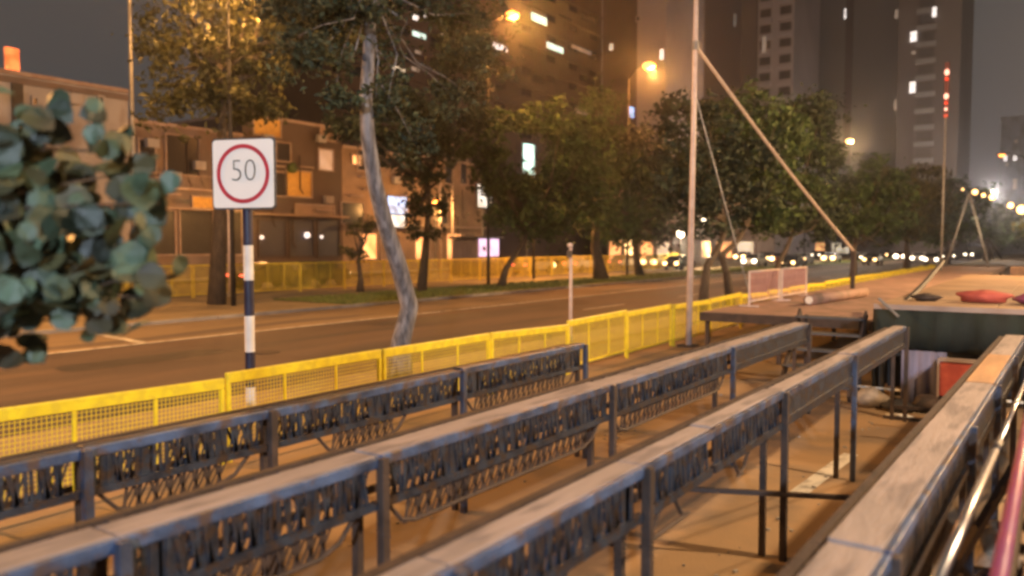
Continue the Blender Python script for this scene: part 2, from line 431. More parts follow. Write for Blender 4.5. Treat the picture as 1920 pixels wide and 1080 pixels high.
# ------------------------------------------------------------------ steel trestle rows
def trestle_row(X, ys, label, kinds, topmat='plank', z=1.3, wd=.24, edge='steel', seed=1, noleg=(), ro=.145, rot=0.):
    """X = the edge nearer the camera; ys = the joints between panels"""
    rd = random.Random(seed)
    t = empty('lattice_trestle', (X, ys[0], 0), label, 'trestle', 'long steel trestle rows with plank tops', rot)
    for i in range(len(ys) - 1):
        a, bb = ys[i] - ys[0], ys[i + 1] - ys[0]; L = bb - a
        kind = kinds[i % len(kinds)]
        sag = rd.uniform(-.012, .012)
        dz = rd.uniform(-.008, .008)
        pm = MB()
        pm.box((-wd / 2 - .004, (a + bb) / 2, z - .012 + dz), (wd, L - .012, .024), rz=rd.uniform(-.003, .003))
        pm.build('plank', topmat if not (isinstance(topmat, (list, tuple))) else topmat[i % len(topmat)], t, bevel=.006)
        # edge channel under the plank, on the near side
        e = MB(); e.box((.012, (a + bb) / 2, z - .028 + dz), (.03, L - .004, .05)); e.box((.0, (a + bb) / 2, z - .056 + dz), (.045, L - .004, .012))
        e.build('edge_channel', 'edge_blue', t, bevel=.005)
        r = MB(); r.box((-wd - ro, (a + bb) / 2, z - .05), (.045, L - .004, .05))  # dark strip behind the plank, with short crosspieces
        yy = a + .15
        while yy < bb:
            r.box((-wd - ro / 2, yy, z - .05), (ro, rd.uniform(.03, .1), .03)); yy += rd.uniform(.12, .34)
        r.build('rear_strip', 'steel_rusty', t)
        # lattice apron
        zt = z - .06; zm = z - .26; zb = z - .43
        g = MB()
        if kind == 's':
            g.box((.008, (a + bb) / 2, (zt + zm) / 2), (.012, L - .08, zt - zm + .02))
            g.box((.014, (a + bb) / 2, zm + .03), (.03, L - .08, .03))
        else:
            y = a + .06; k = 0
            while y < bb - .1:
                st = rd.uniform(.026, .046)
                c = rd.random()
                if c < .75:
                    g.bar((.008, y, zt), (.008, y + st * (1 if k % 2 else -.2), zm), .008, rd.uniform(.016, .03), up=(0, 1, 0))
                if c < .8: g.bar((.0, y + .05, zt), (.0, y - .035, zm), .006, .012, up=(0, 1, 0))
                if c > .6: g.bar((.0, y, zt), (.0, y + .002, zm), .008, .02, up=(0, 1, 0))
                if c > .93: g.box((.004, y + .03, (zt + zm) / 2), (.006, .09, zt - zm))
                y += st; k += 1
        g.box((.008, (a + bb) / 2, zm), (.035, L - .05, .045))
        if kind in ('d', 'l') :
            g.build('lattice_apron', 'steel', t); g = MB()
            y = a + (.25 if kind == 'd' else .6); ye = bb - (.35 if kind == 'd' else .9); k = 0
            ys_, yt_ = y, ye
            while y < ye:
                st = rd.uniform(.034, .056)
                g.bar((-.016, y + .05, zm - .02), (-.016, y - .04, zb), .006, .011, up=(0, 1, 0))
                g.bar((-.01, y, zm - .02), (-.01, y + st * (1 if k % 2 else -.6), zb), .008, .018, up=(0, 1, 0))
                y += st; k += 1
            g.tube([(-.01, ys_ - .18, zm - .01), (-.01, ys_ - .06, zb + .03), (-.01, ys_ + .05, zb), (-.01, yt_ - .05, zb), (-.01, yt_ + .08, zb + .04), (-.01, yt_ + .2, zm - .01)], .013, 6)
        g.build('lower_lattice' if kind in ('d', 'l') else 'lattice_apron', 'steel_rusty' if kind in ('d', 'l') else 'steel', t)
        # rear apron
        h = MB(); h.box((-wd + .01, (a + bb) / 2, z - .24), (.025, L - .06, .04))
        y = a + .05; k = 0
        while y < bb - .12:
            h.bar((-wd + .01, y, z - .06), (-wd + .01, y + (.08 if k % 2 else -.02), z - .23), .008, .02, up=(0, 1, 0)); y += .1; k += 1
        h.build('rear_apron', 'steel_rusty', t)
    for y in ys:
        if y in noleg: continue
        yy = y - ys[0]
        MB().box((.035, yy, (z - .01) / 2), (.05, .055, z - .01)).build('leg', rd.choice(['steel_leg', 'steel_rusty', 'steel_rusty']), t, bevel=.006)
        MB().box((-wd, yy + .02, (z - .06) / 2), (.045, .045, z - .06)).build('leg', 'steel_rusty', t)
    return t
trestle_row(-4.38, [-1.2, .9, 2.25, 3.5, 5.6, 7.83], 'farthest steel lattice trestle row, nearest the yellow railing and shortest', ['d', 'l', 'd', 'l', 'd'], seed=3, wd=.08, topmat='steel')
trestle_row(-2.92, [-1.2, .45, 1.62, 3.03, 5.65, 8.5, 11.73], 'long steel lattice trestle row with a pale plank top, second from the yellow railing', ['d', 'd', 'd', 'd', 'd', 's'], seed=5, wd=.175)
trestle_row(-1.70, [-.4, .8, 2.11, 3.65, 4.62, 6.1, 8.6, 11.95], 'middle steel trestle row with a bluish edge channel, solid plates toward its far end', ['l', 'l', 'l', 'l', 'l', 's', 's'], seed=8, wd=.13, noleg=(4.62, .8), ro=.09)
trestle_row(-.56, [-.4, 1.4, 3.1, 5.6, 7.4, 9.4, 11.6], 'steel trestle row with a wide pinkish brown plank, right of the bare brown floor', ['s', 's', 'l', 's'], topmat=['plank', 'plank', 'plank', 'plank', 'plank_worn', 'plank'], wd=.195, seed=11, ro=.05, rot=-.021)
trestle_row(.24, [1.2, 3.4, 5.8, 8.6, 11.6], 'nearest trestle row with an orange plank at the right edge', ['s', 'l'], topmat='plank_worn', wd=.3, seed=13, ro=.05)
b = MB(); b.tube([(-.13, 1.3, 1.33), (-.125, 5, 1.325), (-.12, 9, 1.33)], .028, 10)
tag(b.build('painted_tube', 'pinkpaint', smooth=True), 'magenta painted tube lying along the left edge of the orange plank', 'tube')
t = empty('metal_tube', (0, 0, 0), 'shiny silver tube lying lengthwise between two rightmost trestle rows', 'tube')
MB().tube([(-.31, 2.7, 1.27), (-.25, 5.2, 1.27)], .022, 12).build('tube_length', 'chrome', t, smooth=True)
MB().tube([(-.25, 5.2, 1.27), (-.18, 8.1, 1.29)], .016, 12).build('tube_length', 'chrome', t, smooth=True)
MB().tube([(-.253, 5.08, 1.27), (-.248, 5.3, 1.27)], .027, 12).build('collar', 'steel', t, smooth=True)
# ties between the rows
tie = MB(); tie.bar((-2.88, 5.55, .52), (-.6, 6.55, .52), .035, .035)
tag(tie.build('tie_bar', 'steel_rusty'), 'dark steel bar crossing low between the middle and right trestle rows', 'bar')
for (y, z, lab) in ((10.6, .30, 'thin brown bar low between trestle rows, nearer of the far pair'), (11.35, .30, 'thin brown bar low between trestle rows, farther of the far pair')):
    tag(MB().bar((-1.72, y, z), (-.75, y + .1, z), .035, .035).build('tie_bar', 'steel_rusty'), lab, 'bar')
tag(MB().bar((-.52, 4.6, .45), (-.16, 5.1, 1.2), .04, .04).build('brace', 'steel_rusty'), 'slanting steel brace under the silver tube', 'brace')
tag(MB().bar((-.50, 5.7, .35), (-.1, 5.8, .35), .04, .04).build('tie_bar', 'steel_rusty'), 'short dark bar between the two rightmost trestle rows', 'bar')
def sack(name, c, r, m, label, seed, cat='bag'):
    rd = random.Random(seed); b = MB(); b.sphere((0, 0, 0), r, 14, 9)
    b.v = [(x * (1 + .18 * math.sin(5 * z / r[2] + seed) + rd.uniform(-.05, .05)), y * (1 + .15 * math.cos(4 * x / r[0] + seed)), max(-r[2] * .8, z * (1 + rd.uniform(-.08, .08)))) for x, y, z in b.v]
    o = b.build(name, m, smooth=True, loc=(c[0], c[1], c[2] + r[2] * .8)); return tag(o, label, cat)
sack('cloth_bag', (-.28, 6.3, 0), (.16, .3, .28), 'tan', 'tan crumpled bag on the floor between the two rightmost trestle rows', 2)
sack('cloth_bag', (-.25, 4.9, 0), (.14, .3, .36), 'grey_cloth', 'grey rounded bag tucked beside the slanting brace', 4)

# ------------------------------------------------------------------ stage, walkway and their clutter
st = empty('stage', (-2.3, 13.3, 0), 'low stage with an orange deck and a dark green skirt behind the trestles', 'stage')
SW, SD = 9.5, 15.0
d = MB()
for k in range(6):
    for j in range(5): d.box((SW * (k + .5) / 6, SD * (j + .5) / 5, 1.47), (SW / 6 - .015, SD / 5 - .015, .06))
d.build('deck', 'orange_deck', st, bevel=.006)
MB().box((SW / 2, -.02, 1.465), (SW + .04, .035, .075)).build('edge_trim', 'trim', st)
nn = 160; sk = MB(); rows = [1.42, 1.15, .82]
for j, zz in enumerate(rows):
    for i in range(nn + 1):
        x = SW * i / nn
        sk.v.append((x, -.05 - .03 * math.sin(i * .55) - .02 * math.sin(i * 1.31 + j), zz + (.03 * math.sin(i * .13) if j == 2 else 0)))
for j in range(2):
    for i in range(nn):
        q = j * (nn + 1) + i; sk.f.append((q, q + 1, q + nn + 2, q + nn + 1)); sk.mi.append(0)
sko = sk.build('skirt', 'green_cloth', st, smooth=True)
so = sko.modifiers.new('solid', 'SOLIDIFY'); so.thickness = .006
sk = MB()
for j, zz in enumerate((1.42, 1.0, .1)):
    for i in range(81):
        sk.v.append((-.03 - .03 * math.sin(i * .6), SD * i / 80, zz))
for j in range(2):
    for i in range(80):
        q = j * 81 + i; sk.f.append((q, q + 1, q + 82, q + 81)); sk.mi.append(0)
sko = sk.build('skirt', 'green_cloth', st, smooth=True); so = sko.modifiers.new('solid', 'SOLIDIFY'); so.thickness = .006
for k in range(7):
    for y in (.1, 5, 10, 14.8): MB().box((.1 + k * 1.55, y, .72), (.07, .07, 1.44)).build('leg', 'dark', st)
MB().box((SW / 2, .6, .8), (SW - .2, .03, 1.3)).build('shade_sheet', 'dark', st)  # dark sheet standing in for the shade under the deck
MB().tube([(-.3, -.12, .22), (2.2, -.12, .20)], .02, 8).build('crossbar', 'white', st, smooth=True)
c = MB()
for j, zz in enumerate((.84, .45, .02)):
    for i in range(21):
        c.v.append((i * .03 * (1 + .05 * j), .02 * math.sin(i * 1.1 + j * .4), zz))
for j in range(2):
    for i in range(20):
        q = j * 21 + i; c.f.append((q, q + 1, q + 22, q + 21)); c.mi.append(0)
o = c.build('hanging_cloth', 'grey_cloth', smooth=True, loc=(-1.9, 13.14, 0)); o.modifiers.new('solid', 'SOLIDIFY').thickness = .008
tag(o, 'grey violet cloth hanging below the green stage skirt', 'cloth')
t = empty('crate', (-1.15, 13.0, .22), 'red box with a pale rim under the right part of the green stage skirt', 'crate')
MB().box((0, 0, .27), (.42, .22, .50)).build('body', 'red_cloth', t, bevel=.01)
b = MB(); b.box((0, 0, .535), (.47, .26, .03)); b.box((-.225, 0, .26), (.03, .26, .52)); b.build('rim', 'trim', t)
MB().box((0, .02, -.1), (.4, .2, .22)).build('foot', 'dark', t)
for i, (x, y, r, m, lab) in enumerate([(-2.25, 12.75, (.25, .2, .16), 'tan', 'tan sack lying left of the others at the foot of the stage'), (-1.85, 12.6, (.22, .16, .10), 'dark', 'black flattened sack lying in front of the grey hanging cloth'),
                                  (-1.5, 12.8, (.2, .18, .14), 'steel_rusty', 'dark brown sack lying right of the grey hanging cloth'), (-1.75, 12.1, (.2, .1, .035), 'white', 'crumpled white sheet on the floor before the stage sacks')]):
    sack('sack', (x, y, 0), r, m, lab, i + 20, 'sack' if i < 3 else 'sheet')
sack('tarp_bundle', (-.95, 14.6, 1.5), (.38, .3, .11), 'red_cloth', 'coral red bundle of tarpaulin on the stage deck', 31, 'tarpaulin')
sack('tarp_bundle', (-1.75, 14.5, 1.5), (.22, .2, .07), 'steel_rusty', 'small brown heap left of the coral bundle on stage', 32, 'heap')
sack('tarp_bundle', (-.3, 14.5, 1.5), (.25, .25, .10), 'pinkpaint', 'dark red heap right of the coral bundle on stage', 33, 'heap')
MBx = MB().bar((-1.2, 28.9, 1.62), (6.5, 28.9, 1.62), .3, .24)
tag(MBx.build('timber_beam', 'plank_worn'), 'long timber beam lying along the back of the stage', 'beam')
for i, (x, y, z0, r) in enumerate([(.2, 21, 1.5, .28), (2.6, 23, 1.5, .3)]):
    b = MB(); b.tube([(0, 0, .02), (0, 0, .05), (0, 0, .62)], [r * .62, r * .42, .03], 14); b.box((0, 0, .012), (.4, .4, .025))
    tag(b.build('traffic_cone', 'e_orange' if False else 'red_cloth', smooth=False, loc=(x, y, z0)), ['pale red cone standing mid stage beyond the coral bundle', 'pale red cone standing toward the right back of the stage'][i], 'cone')

wk = empty('walkway', (-6.2, 16.2, 0), 'long pink carpeted walkway deck running away beside the yellow railing', 'walkway')
WW, WD = 3.3, 46.0
d = MB()
for j in range(20): d.box((WW / 2, WD * (j + .5) / 20, .97), (WW, WD / 20 - .02, .06))
d.build('deck', 'pink_floor', wk, bevel=.006)
MB().box((WW / 2, -.02, .90), (WW + .05, .05, .18)).build('edge_beam', 'steel_rusty', wk)
MB().box((WW + .02, WD / 2, .86), (.05, WD, .2)).build('side_beam', 'trim', wk)
for j in range(10):
    for x in (.1, 1.6, 3.2): MB().box((x, .1 + j * 4.8, .45), (.08, .08, .9)).build('leg', 'steel_rusty', wk)
# steps up to the stage
sp = empty('steps', (-3.55, 12.6, 0), 'dark open steel steps left of the green stage skirt', 'steps')
for k in range(5): MB().box((.5, .1 + k * .24, .26 + k * .24), (1.05, .26, .035)).build('tread', 'backing', sp, bevel=.004)
for x in (0, 1.03): MB().bar((x, 0, .1), (x, 1.2, 1.3), .04, .14).build('stringer', 'steel_rusty', sp)
for x in (.1, .95): MB().box((x, 1.2, .62), (.05, .05, 1.25)).build('leg', 'steel_rusty', sp)
# pink slatted barrier
pb0 = onZ(1393, 574, 1.0)
def barrier(i, loc, rz, lab):
    t = empty('crowd_barrier', loc, lab, 'barrier', 'pink slatted barriers on the walkway', rz)
    for z in (.12, .80): MB().tube([(0, 0, z), (0, 2.3, z)], .02, 8).build('rail', 'pole_pink', t, smooth=True)
    for y in (0, 2.3):
        b = MB(); b.tube([(0, y, 0), (0, y, .80)], .024, 8); b.bar((-.22, y, .02), (.22, y, .02), .03, .03); b.build('post', 'pole_pink', t)
    for k in range(13): MB().box((0, .17 + k * .163, .46), (.008, .04, .68)).build('slat', 'barrier_pink', t)
    return t
mat('barrier_pink', (.66, .36, .38), .5, c2=(.5, .24, .28), scale=5)
for i in range(2):
    barrier(i, (-5.80 + .03 * i, 18.1 + 2.5 * i, 1.0), -.01, 'pink slatted crowd barrier on the walkway, %s from the tall pole' % ORD[i])
t = empty('rolled_carpet', (-4.75, 19.2, 1.0), 'rolled pink carpet lying lengthwise on the walkway', 'carpet', rz=-.1)
MB().tube([(0, 0, .13), (0, 4.2, .13)], .13, 16).build('roll', 'pink_floor', t, smooth=True)
MB().tube([(0, -.02, .13), (0, .03, .13)], .09, 16).build('core', 'white', t)

# ------------------------------------------------------------------ masts, guys, poles
t = empty('mast', (-7.22, 18.0, 0), 'tall pinkish pole with guy ropes in front of the yellow railing', 'mast')
MB().tube([(0.02, 0, 0), (0, .2, 5.2), (-.02, .35, 9.6)], [.075, .062, .05], 12).build('pole', 'pole_pink', t, smooth=True)
MB().tube([(0, .26, 7.0), (0, .27, 7.2)], .085, 12).build('clamp', 'pole_grey', t)
MB().box((0, 0, .02), (.4, .4, .04)).build('base_plate', 'steel_rusty', t)
pa = Vector((-7.22, 18.3, 7.1)); pe = Vector((-5.0, 25.2, 2.24))
b = MB(); b.tube([(pa.lerp(pe, k / 8) + Vector((0, 0, -.12 * math.sin(PI * k / 8)))) - pa for k in range(9)], .042, 6)
tag(b.build('guy_rope', 'rope', loc=pa), 'thick pale guy rope slanting down to the right from the tall pole', 'rope')
b = MB(); p2 = Vector((-6.15, 19.4, 1.0)); pc = Vector((-7.22, 18.25, 6.0))
b.tube([pc.lerp(p2, k / 6) - pc for k in range(7)], .018, 6)
tag(b.build('guy_rope', 'pole_grey', loc=pc), 'thin grey guy rope running steeply down beside the tall pole', 'rope')
t = empty('anchor_post', (-5.0, 25.2, 1.0), 'short dark post on the walkway holding the end of the guy rope', 'post')
MB().box((0, 0, .62), (.12, .12, 1.24)).build('post', 'steel_rusty', t, bevel=.01)
MB().box((0, 0, .02), (.5, .5, .04)).build('base_plate', 'steel_rusty', t)

t = empty('signal_mast', (-5.35, 50, 0), 'slim far mast topped by red signal lamps over the walkway', 'mast')
MB().tube([(0, 0, 0), (.02, 0, 9.6)], [.06, .045], 8).build('pole', 'pole_grey', t, smooth=True)
MB().box((.02, .12, 10.9), (.22, .2, 3.0)).build('housing', 'red_dark', t)
for z in (11.85, 10.55, 9.85):
    MB().sphere((.02, -.02, z), (.12, .08, .17) if z > 10 else (.08, .06, .1), 10, 6).build('signal_lamp', 'e_redwhite', t)
    MB().box((.02, -.0, z - .36), (.16, .05, .16)).build('lens', 'e_red', t)
pa = onY(1768, 490, 20); pe = onY(1672, 590, 13.25)
b = MB(); b.tube([pa.lerp(pe, k / 6) + Vector((0, 0, -.05 * math.sin(PI * k / 6))) - pa for k in range(7)], .05, 6)
tag(b.build('cable', 'dark', loc=pa), 'thick dark cable sloping down over the left corner of the stage', 'cable')
pa = onY(1648, 560, 13.1); pe = onY(1685, 594, 13.0)
tag(MB().tube([(0, 0, 0), pe - pa], .022, 8).build('rod', 'pole_grey', loc=pa), 'short pale rod propped against the left end of the green skirt', 'rod')

# speed limit sign
sg = empty('speed_sign', (-9.2, 7.05, 0), 'square white 50 speed limit sign on a navy and white banded post', 'sign')
bands = [('navy', 0, .48), ('white', .48, .93), ('navy', .93, 1.43), ('white', 1.43, 1.93), ('navy', 1.93, 3.6)]
b = MB()
z = .05
segs = [(.05, .48, 1), (.48, .93, 0), (.93, 1.43, 1), (1.43, 1.92, 0), (1.92, 3.75, 1)]
# band order from the ground: navy, white, navy, white, navy ...
segs = [(.02, .47, 0), (.47, .94, 1 * 0 + 1), (.94, 1.43, 0), (1.43, 1.92, 1), (1.92, 2.40, 0), (2.40, 3.78, 1)]
segs = [(.02, .46, 1), (.46, .93, 1 - 1)] + []
segs = [(0.0, .44, 0), (.44, .93, 1), (.93, 1.43, 0), (1.43, 1.92, 1), (1.92, 2.40, 0), (2.40, 3.78, 1)]
for a, c_, m_ in segs:
    b.cur = m_; b.tube([(0, 0, a), (0, 0, c_)], .068, 16, cap=False)
b.build('post', ['white', 'navy'], sg, smooth=True)
az = R(20.5)
M = Matrix.Rotation(az, 4, 'Z') @ Matrix.Translation((0, -.09, 3.37))
def round_rect(w_, h_, r_, n_=6):
    pts = []
    for cx, cy, a0 in ((w_ / 2 - r_, h_ / 2 - r_, 0), (-w_ / 2 + r_, h_ / 2 - r_, 90), (-w_ / 2 + r_, -h_ / 2 + r_, 180), (w_ / 2 - r_, -h_ / 2 + r_, 270)):
        for k in range(n_ + 1):
            a = R(a0 + 90 * k / n_); pts.append((cx + r_ * math.cos(a), cy + r_ * math.sin(a)))
    return pts
fp_ = MB().prism(round_rect(.92, .92, .05), 'y', -.006, .006).build('sign_plate', 'sign_white', sg); fp_.matrix_local = M
bk = MB().prism(round_rect(.965, .965, .06), 'y', .008, .03).build('backing_plate', 'backing', sg); bk.matrix_local = M
rg = MB(); n_ = 64
for i in range(n_):
    a, c_ = 2 * PI * i / n_, 2 * PI * (i + 1) / n_
    ro, ri = .40, .345
    P4 = [(ri * math.cos(a), ri * math.sin(a)), (ro * math.cos(a), ro * math.sin(a)), (ro * math.cos(c_), ro * math.sin(c_)), (ri * math.cos(c_), ri * math.sin(c_))]
    rg.poly([(p[0], -.0105, p[1]) for p in P4])
rgo = rg.build('red_ring', 'red', sg); rgo.matrix_local = M; rgo.modifiers.new('s', 'SOLIDIFY').thickness = .003
def text_mesh(txt, size, name, m, parent, M4, sx=1., ext=.0015, off=0.):
    cu = bpy.data.curves.new('t', 'FONT'); cu.body = txt; cu.size = size; cu.align_x = 'CENTER'; cu.align_y = 'CENTER'; cu.extrude = ext; cu.offset = off
    o = bpy.data.objects.new('t', cu); COL.objects.link(o)
    bpy.context.view_layer.update()
    dg = bpy.context.evaluated_depsgraph_get()
    me = bpy.data.meshes.new_from_object(o.evaluated_get(dg)); bpy.data.objects.remove(o)
    me.materials.clear(); me.materials.append(MATS[m]); me.name = name
    q = bpy.data.objects.new(name, me); COL.objects.link(q); q.parent = parent
    q.matrix_local = M4 @ Matrix.Rotation(R(90), 4, 'X') @ Matrix.Diagonal((sx, 1, 1, 1))
    return q
text_mesh('50', .43, 'digits', 'ink', sg, M @ Matrix.Translation((0.01, -.010, .03)), sx=.95, off=-.011)
MB().box((0, 0, 0), (.16, .05, .06)).build('clamp', 'backing', sg, loc=(0, -.02, 3.6)); MB().box((0, 0, 0), (.16, .05, .06)).build('clamp', 'backing', sg, loc=(0, -.02, 3.1))
MB().box((0, 0, .03), (.34, .34, .06)).build('footing', 'concrete', sg)

def pole(loc, h, r, m, label, cat='pole', head=None):
    t = empty('pole', loc, label, cat)
    MB().tube([(0, 0, 0), (0, 0, h)], [r, r * .8], 10).build('shaft', m, t, smooth=True)
    MB().tube([(0, 0, 0), (0, 0, .25)], r * 1.5, 10).build('base', 'concrete', t)
    if head: head(t)
    return t
p = onX(432, 500, -30.6)
pole((p.x, p.y, .1), 4.6, .10, 'pole_pink', 'pale thin pole across the road left of the banded sign post')
p = onX(1070, 560, -9.3)
def hd(t): MB().sphere((-.02, 0, 2.35), (.07, .07, .06), 10, 6).build('cap', 'pole_pink', t); MB().box((0, -.06, 2.15), (.13, .02, .16)).build('plate', 'backing', t)
pole((p.x, p.y, .05), 2.3, .045, 'pole_pink', 'short pinkish pole on the verge behind the yellow railing', head=hd)
p = onX(825, 400, -45.8)
pole((p.x, p.y, .1), 9.3, .16, 'pole_pink', 'beige utility pole before the shops, left of a close pair', 'pole')
pole((p.x + .4, p.y + 1.3, .1), 7.6, .11, 'pole_pink', 'beige thinner utility pole before the shops, right of a close pair', 'pole')

# ------------------------------------------------------------------ street lamps
def street_lamp(loc, h, arm, label, watt, col=SODIUM, em='e_sodium', bulb=.30, ax=1, group='sodium street lamps along the planted strip', em_pole='dark'):
    t = empty('street_lamp', loc, label, 'street lamp', group)
    MB().tube([(0, 0, 0), (0, 0, h * .5), (0, 0, h - .6)], [.10, .08, .055], 12).build('pole', em_pole, t, smooth=True)
    MB().tube([(0, 0, h - .65), (ax * arm * .35, 0, h - .1), (ax * arm, 0, h + .15)], [.05, .04, .03], 8).build('arm', 'dark', t, smooth=True)
    MB().box((ax * (arm + .3), 0, h + .18), (.9, .32, .14)).build('housing', 'backing', t, bevel=.03)
    MB().sphere((ax * (arm + .35), 0, h + .06), (bulb * 1.1, bulb * .9, bulb * .62), 14, 8).build('bulb', em, t, smooth=True)
    if watt: lamp(t, (ax * (arm + .75), 0, h - .5), col, watt, .2)
    return t
LX = -27.1
def lampat(px, py, X=-25.45): return onX(px, py, X)
q1, q2, q3 = lampat(960, 30), lampat(1217, 125), lampat(1593, 265)
street_lamp((LX, q1.y, .1), q1.z - .12, 1.3, 'orange street lamp shining high at the top centre of the photo', 6500, bulb=.38, col=(1, .36, .075))
street_lamp((LX, q2.y, .1), q2.z - .12, 1.3, 'orange street lamp shining left of the tall pinkish pole', 6500, bulb=.44, col=(1, .36, .075))
street_lamp((LX, q3.y, .1), q3.z - .12, 1.3, 'yellowish street lamp shining farther off, right of the guy rope', 4500, col=(1, .56, .22), em='e_warm', bulb=.5)
street_lamp((-30.4, onX(245, 100, -30.4).y, .1), 14.4, 2.2, 'tall pinkish lamp pole left of the lit tree, its head above the photo', 3800, em_pole='pole_grey')
qq = onX(455, -70, -25.0)
street_lamp((-25.9, qq.y, .1), qq.z, .5, 'street lamp between the lit tree and the banded sign, its head above the photo', 3800)
street_lamp((-21.9, 2.2, 0), 9.5, 1.8, 'added street lamp out of view beyond the left edge, over the road', 11000)  # unseen lamp, added to warm and brighten the road
for X_, Y_, H_, lb_ in ((-29.6, 46.0, 5.2, 'low street lamp hidden behind the round dark green tree'), (-29.6, 55.3, 5.4, 'low street lamp hidden behind the broad dark tree')):
    street_lamp((X_, Y_, .1), H_, .3, lb_, 2200, bulb=.14)
# added lamps, beyond the right and behind the eye point
street_lamp((7.4, 7.5, 0), 8.6, 1.6, 'added street lamp out of view to the right of the trestles', 5600, ax=-1, col=(1, .66, .36))  # unseen, put in to brighten the near floor
street_lamp((8.6, 33, 0), 9.0, 1.6, 'added street lamp out of view behind the right part of the stage', 26000, ax=-1, col=(1, .58, .26))  # unseen, put in to brighten the stage deck
street_lamp((-2.0, 75, 0), 9.5, 1.6, 'street lamp beyond the far end of the walkway', 0, ax=-1, bulb=.2)
t = empty('added_floodlight', (9, -17, 0), 'added cool white floodlight stand, unseen behind the eye point', 'floodlight')  # unseen, put in to brighten the sign and near rows
MB().tube([(0, 0, 0), (0, 0, 8.2)], .06, 10).build('stand', 'pole_grey', t, smooth=True)
MB().box((0, -.12, 8.3), (.7, .12, .45)).build('housing', 'backing', t); MB().box((0, -.055, 8.3), (.6, .01, .36)).build('lamp_face', 'e_headw', t)
lamp(t, (0, .15, 8.3), COOL, 21000, .35, spot=110, aim=(-.62, .82, -.2))

# ------------------------------------------------------------------ festoon on an A-frame, far right
t = empty('festoon_tripod', (onY(1806, 470, 60).x, 60, 0), 'A shaped frame of two leaning poles carrying a string of bulbs', 'frame')
o0 = Vector(t.location)
a0, a1, a2 = onY(1817, 362, 60) - o0, onY(1785, 462, 60) - o0, onY(1848, 478, 60) - o0
for q in (a1, a2):
    dd = (q - a0); e_ = a0 + dd * ((a0.z - .0) / (a0.z - q.z)); MB().tube([a0, e_], .06, 8).build('pole', 'pole_grey', t, smooth=True)
b = MB(); pts = [onY(x, y, 60) for x, y in ((1800, 352), (1828, 356), (1846, 363), (1860, 366), (1895, 382), (1920, 388), (1990, 400))]
b.tube([p - pts[0] for p in pts], .02, 5)
fs = b.build('bulb_string', 'dark', loc=pts[0]); tag(fs, 'string of warm round bulbs hung from the A shaped frame', 'string lights')
for (x, y), r_ in zip(((1805, 355), (1828, 360), (1844, 366), (1860, 370), (1895, 385), (1916, 393)), (.07, .17, .12, .17, .17, .28)):
    MB().sphere(onY(x, y, 60) - pts[0], r_, 12, 8).build('bulb', 'e_warm', fs, smooth=True)
lamp(fs, onY(1880, 400, 59) - pts[0], WARM, 350, .5)

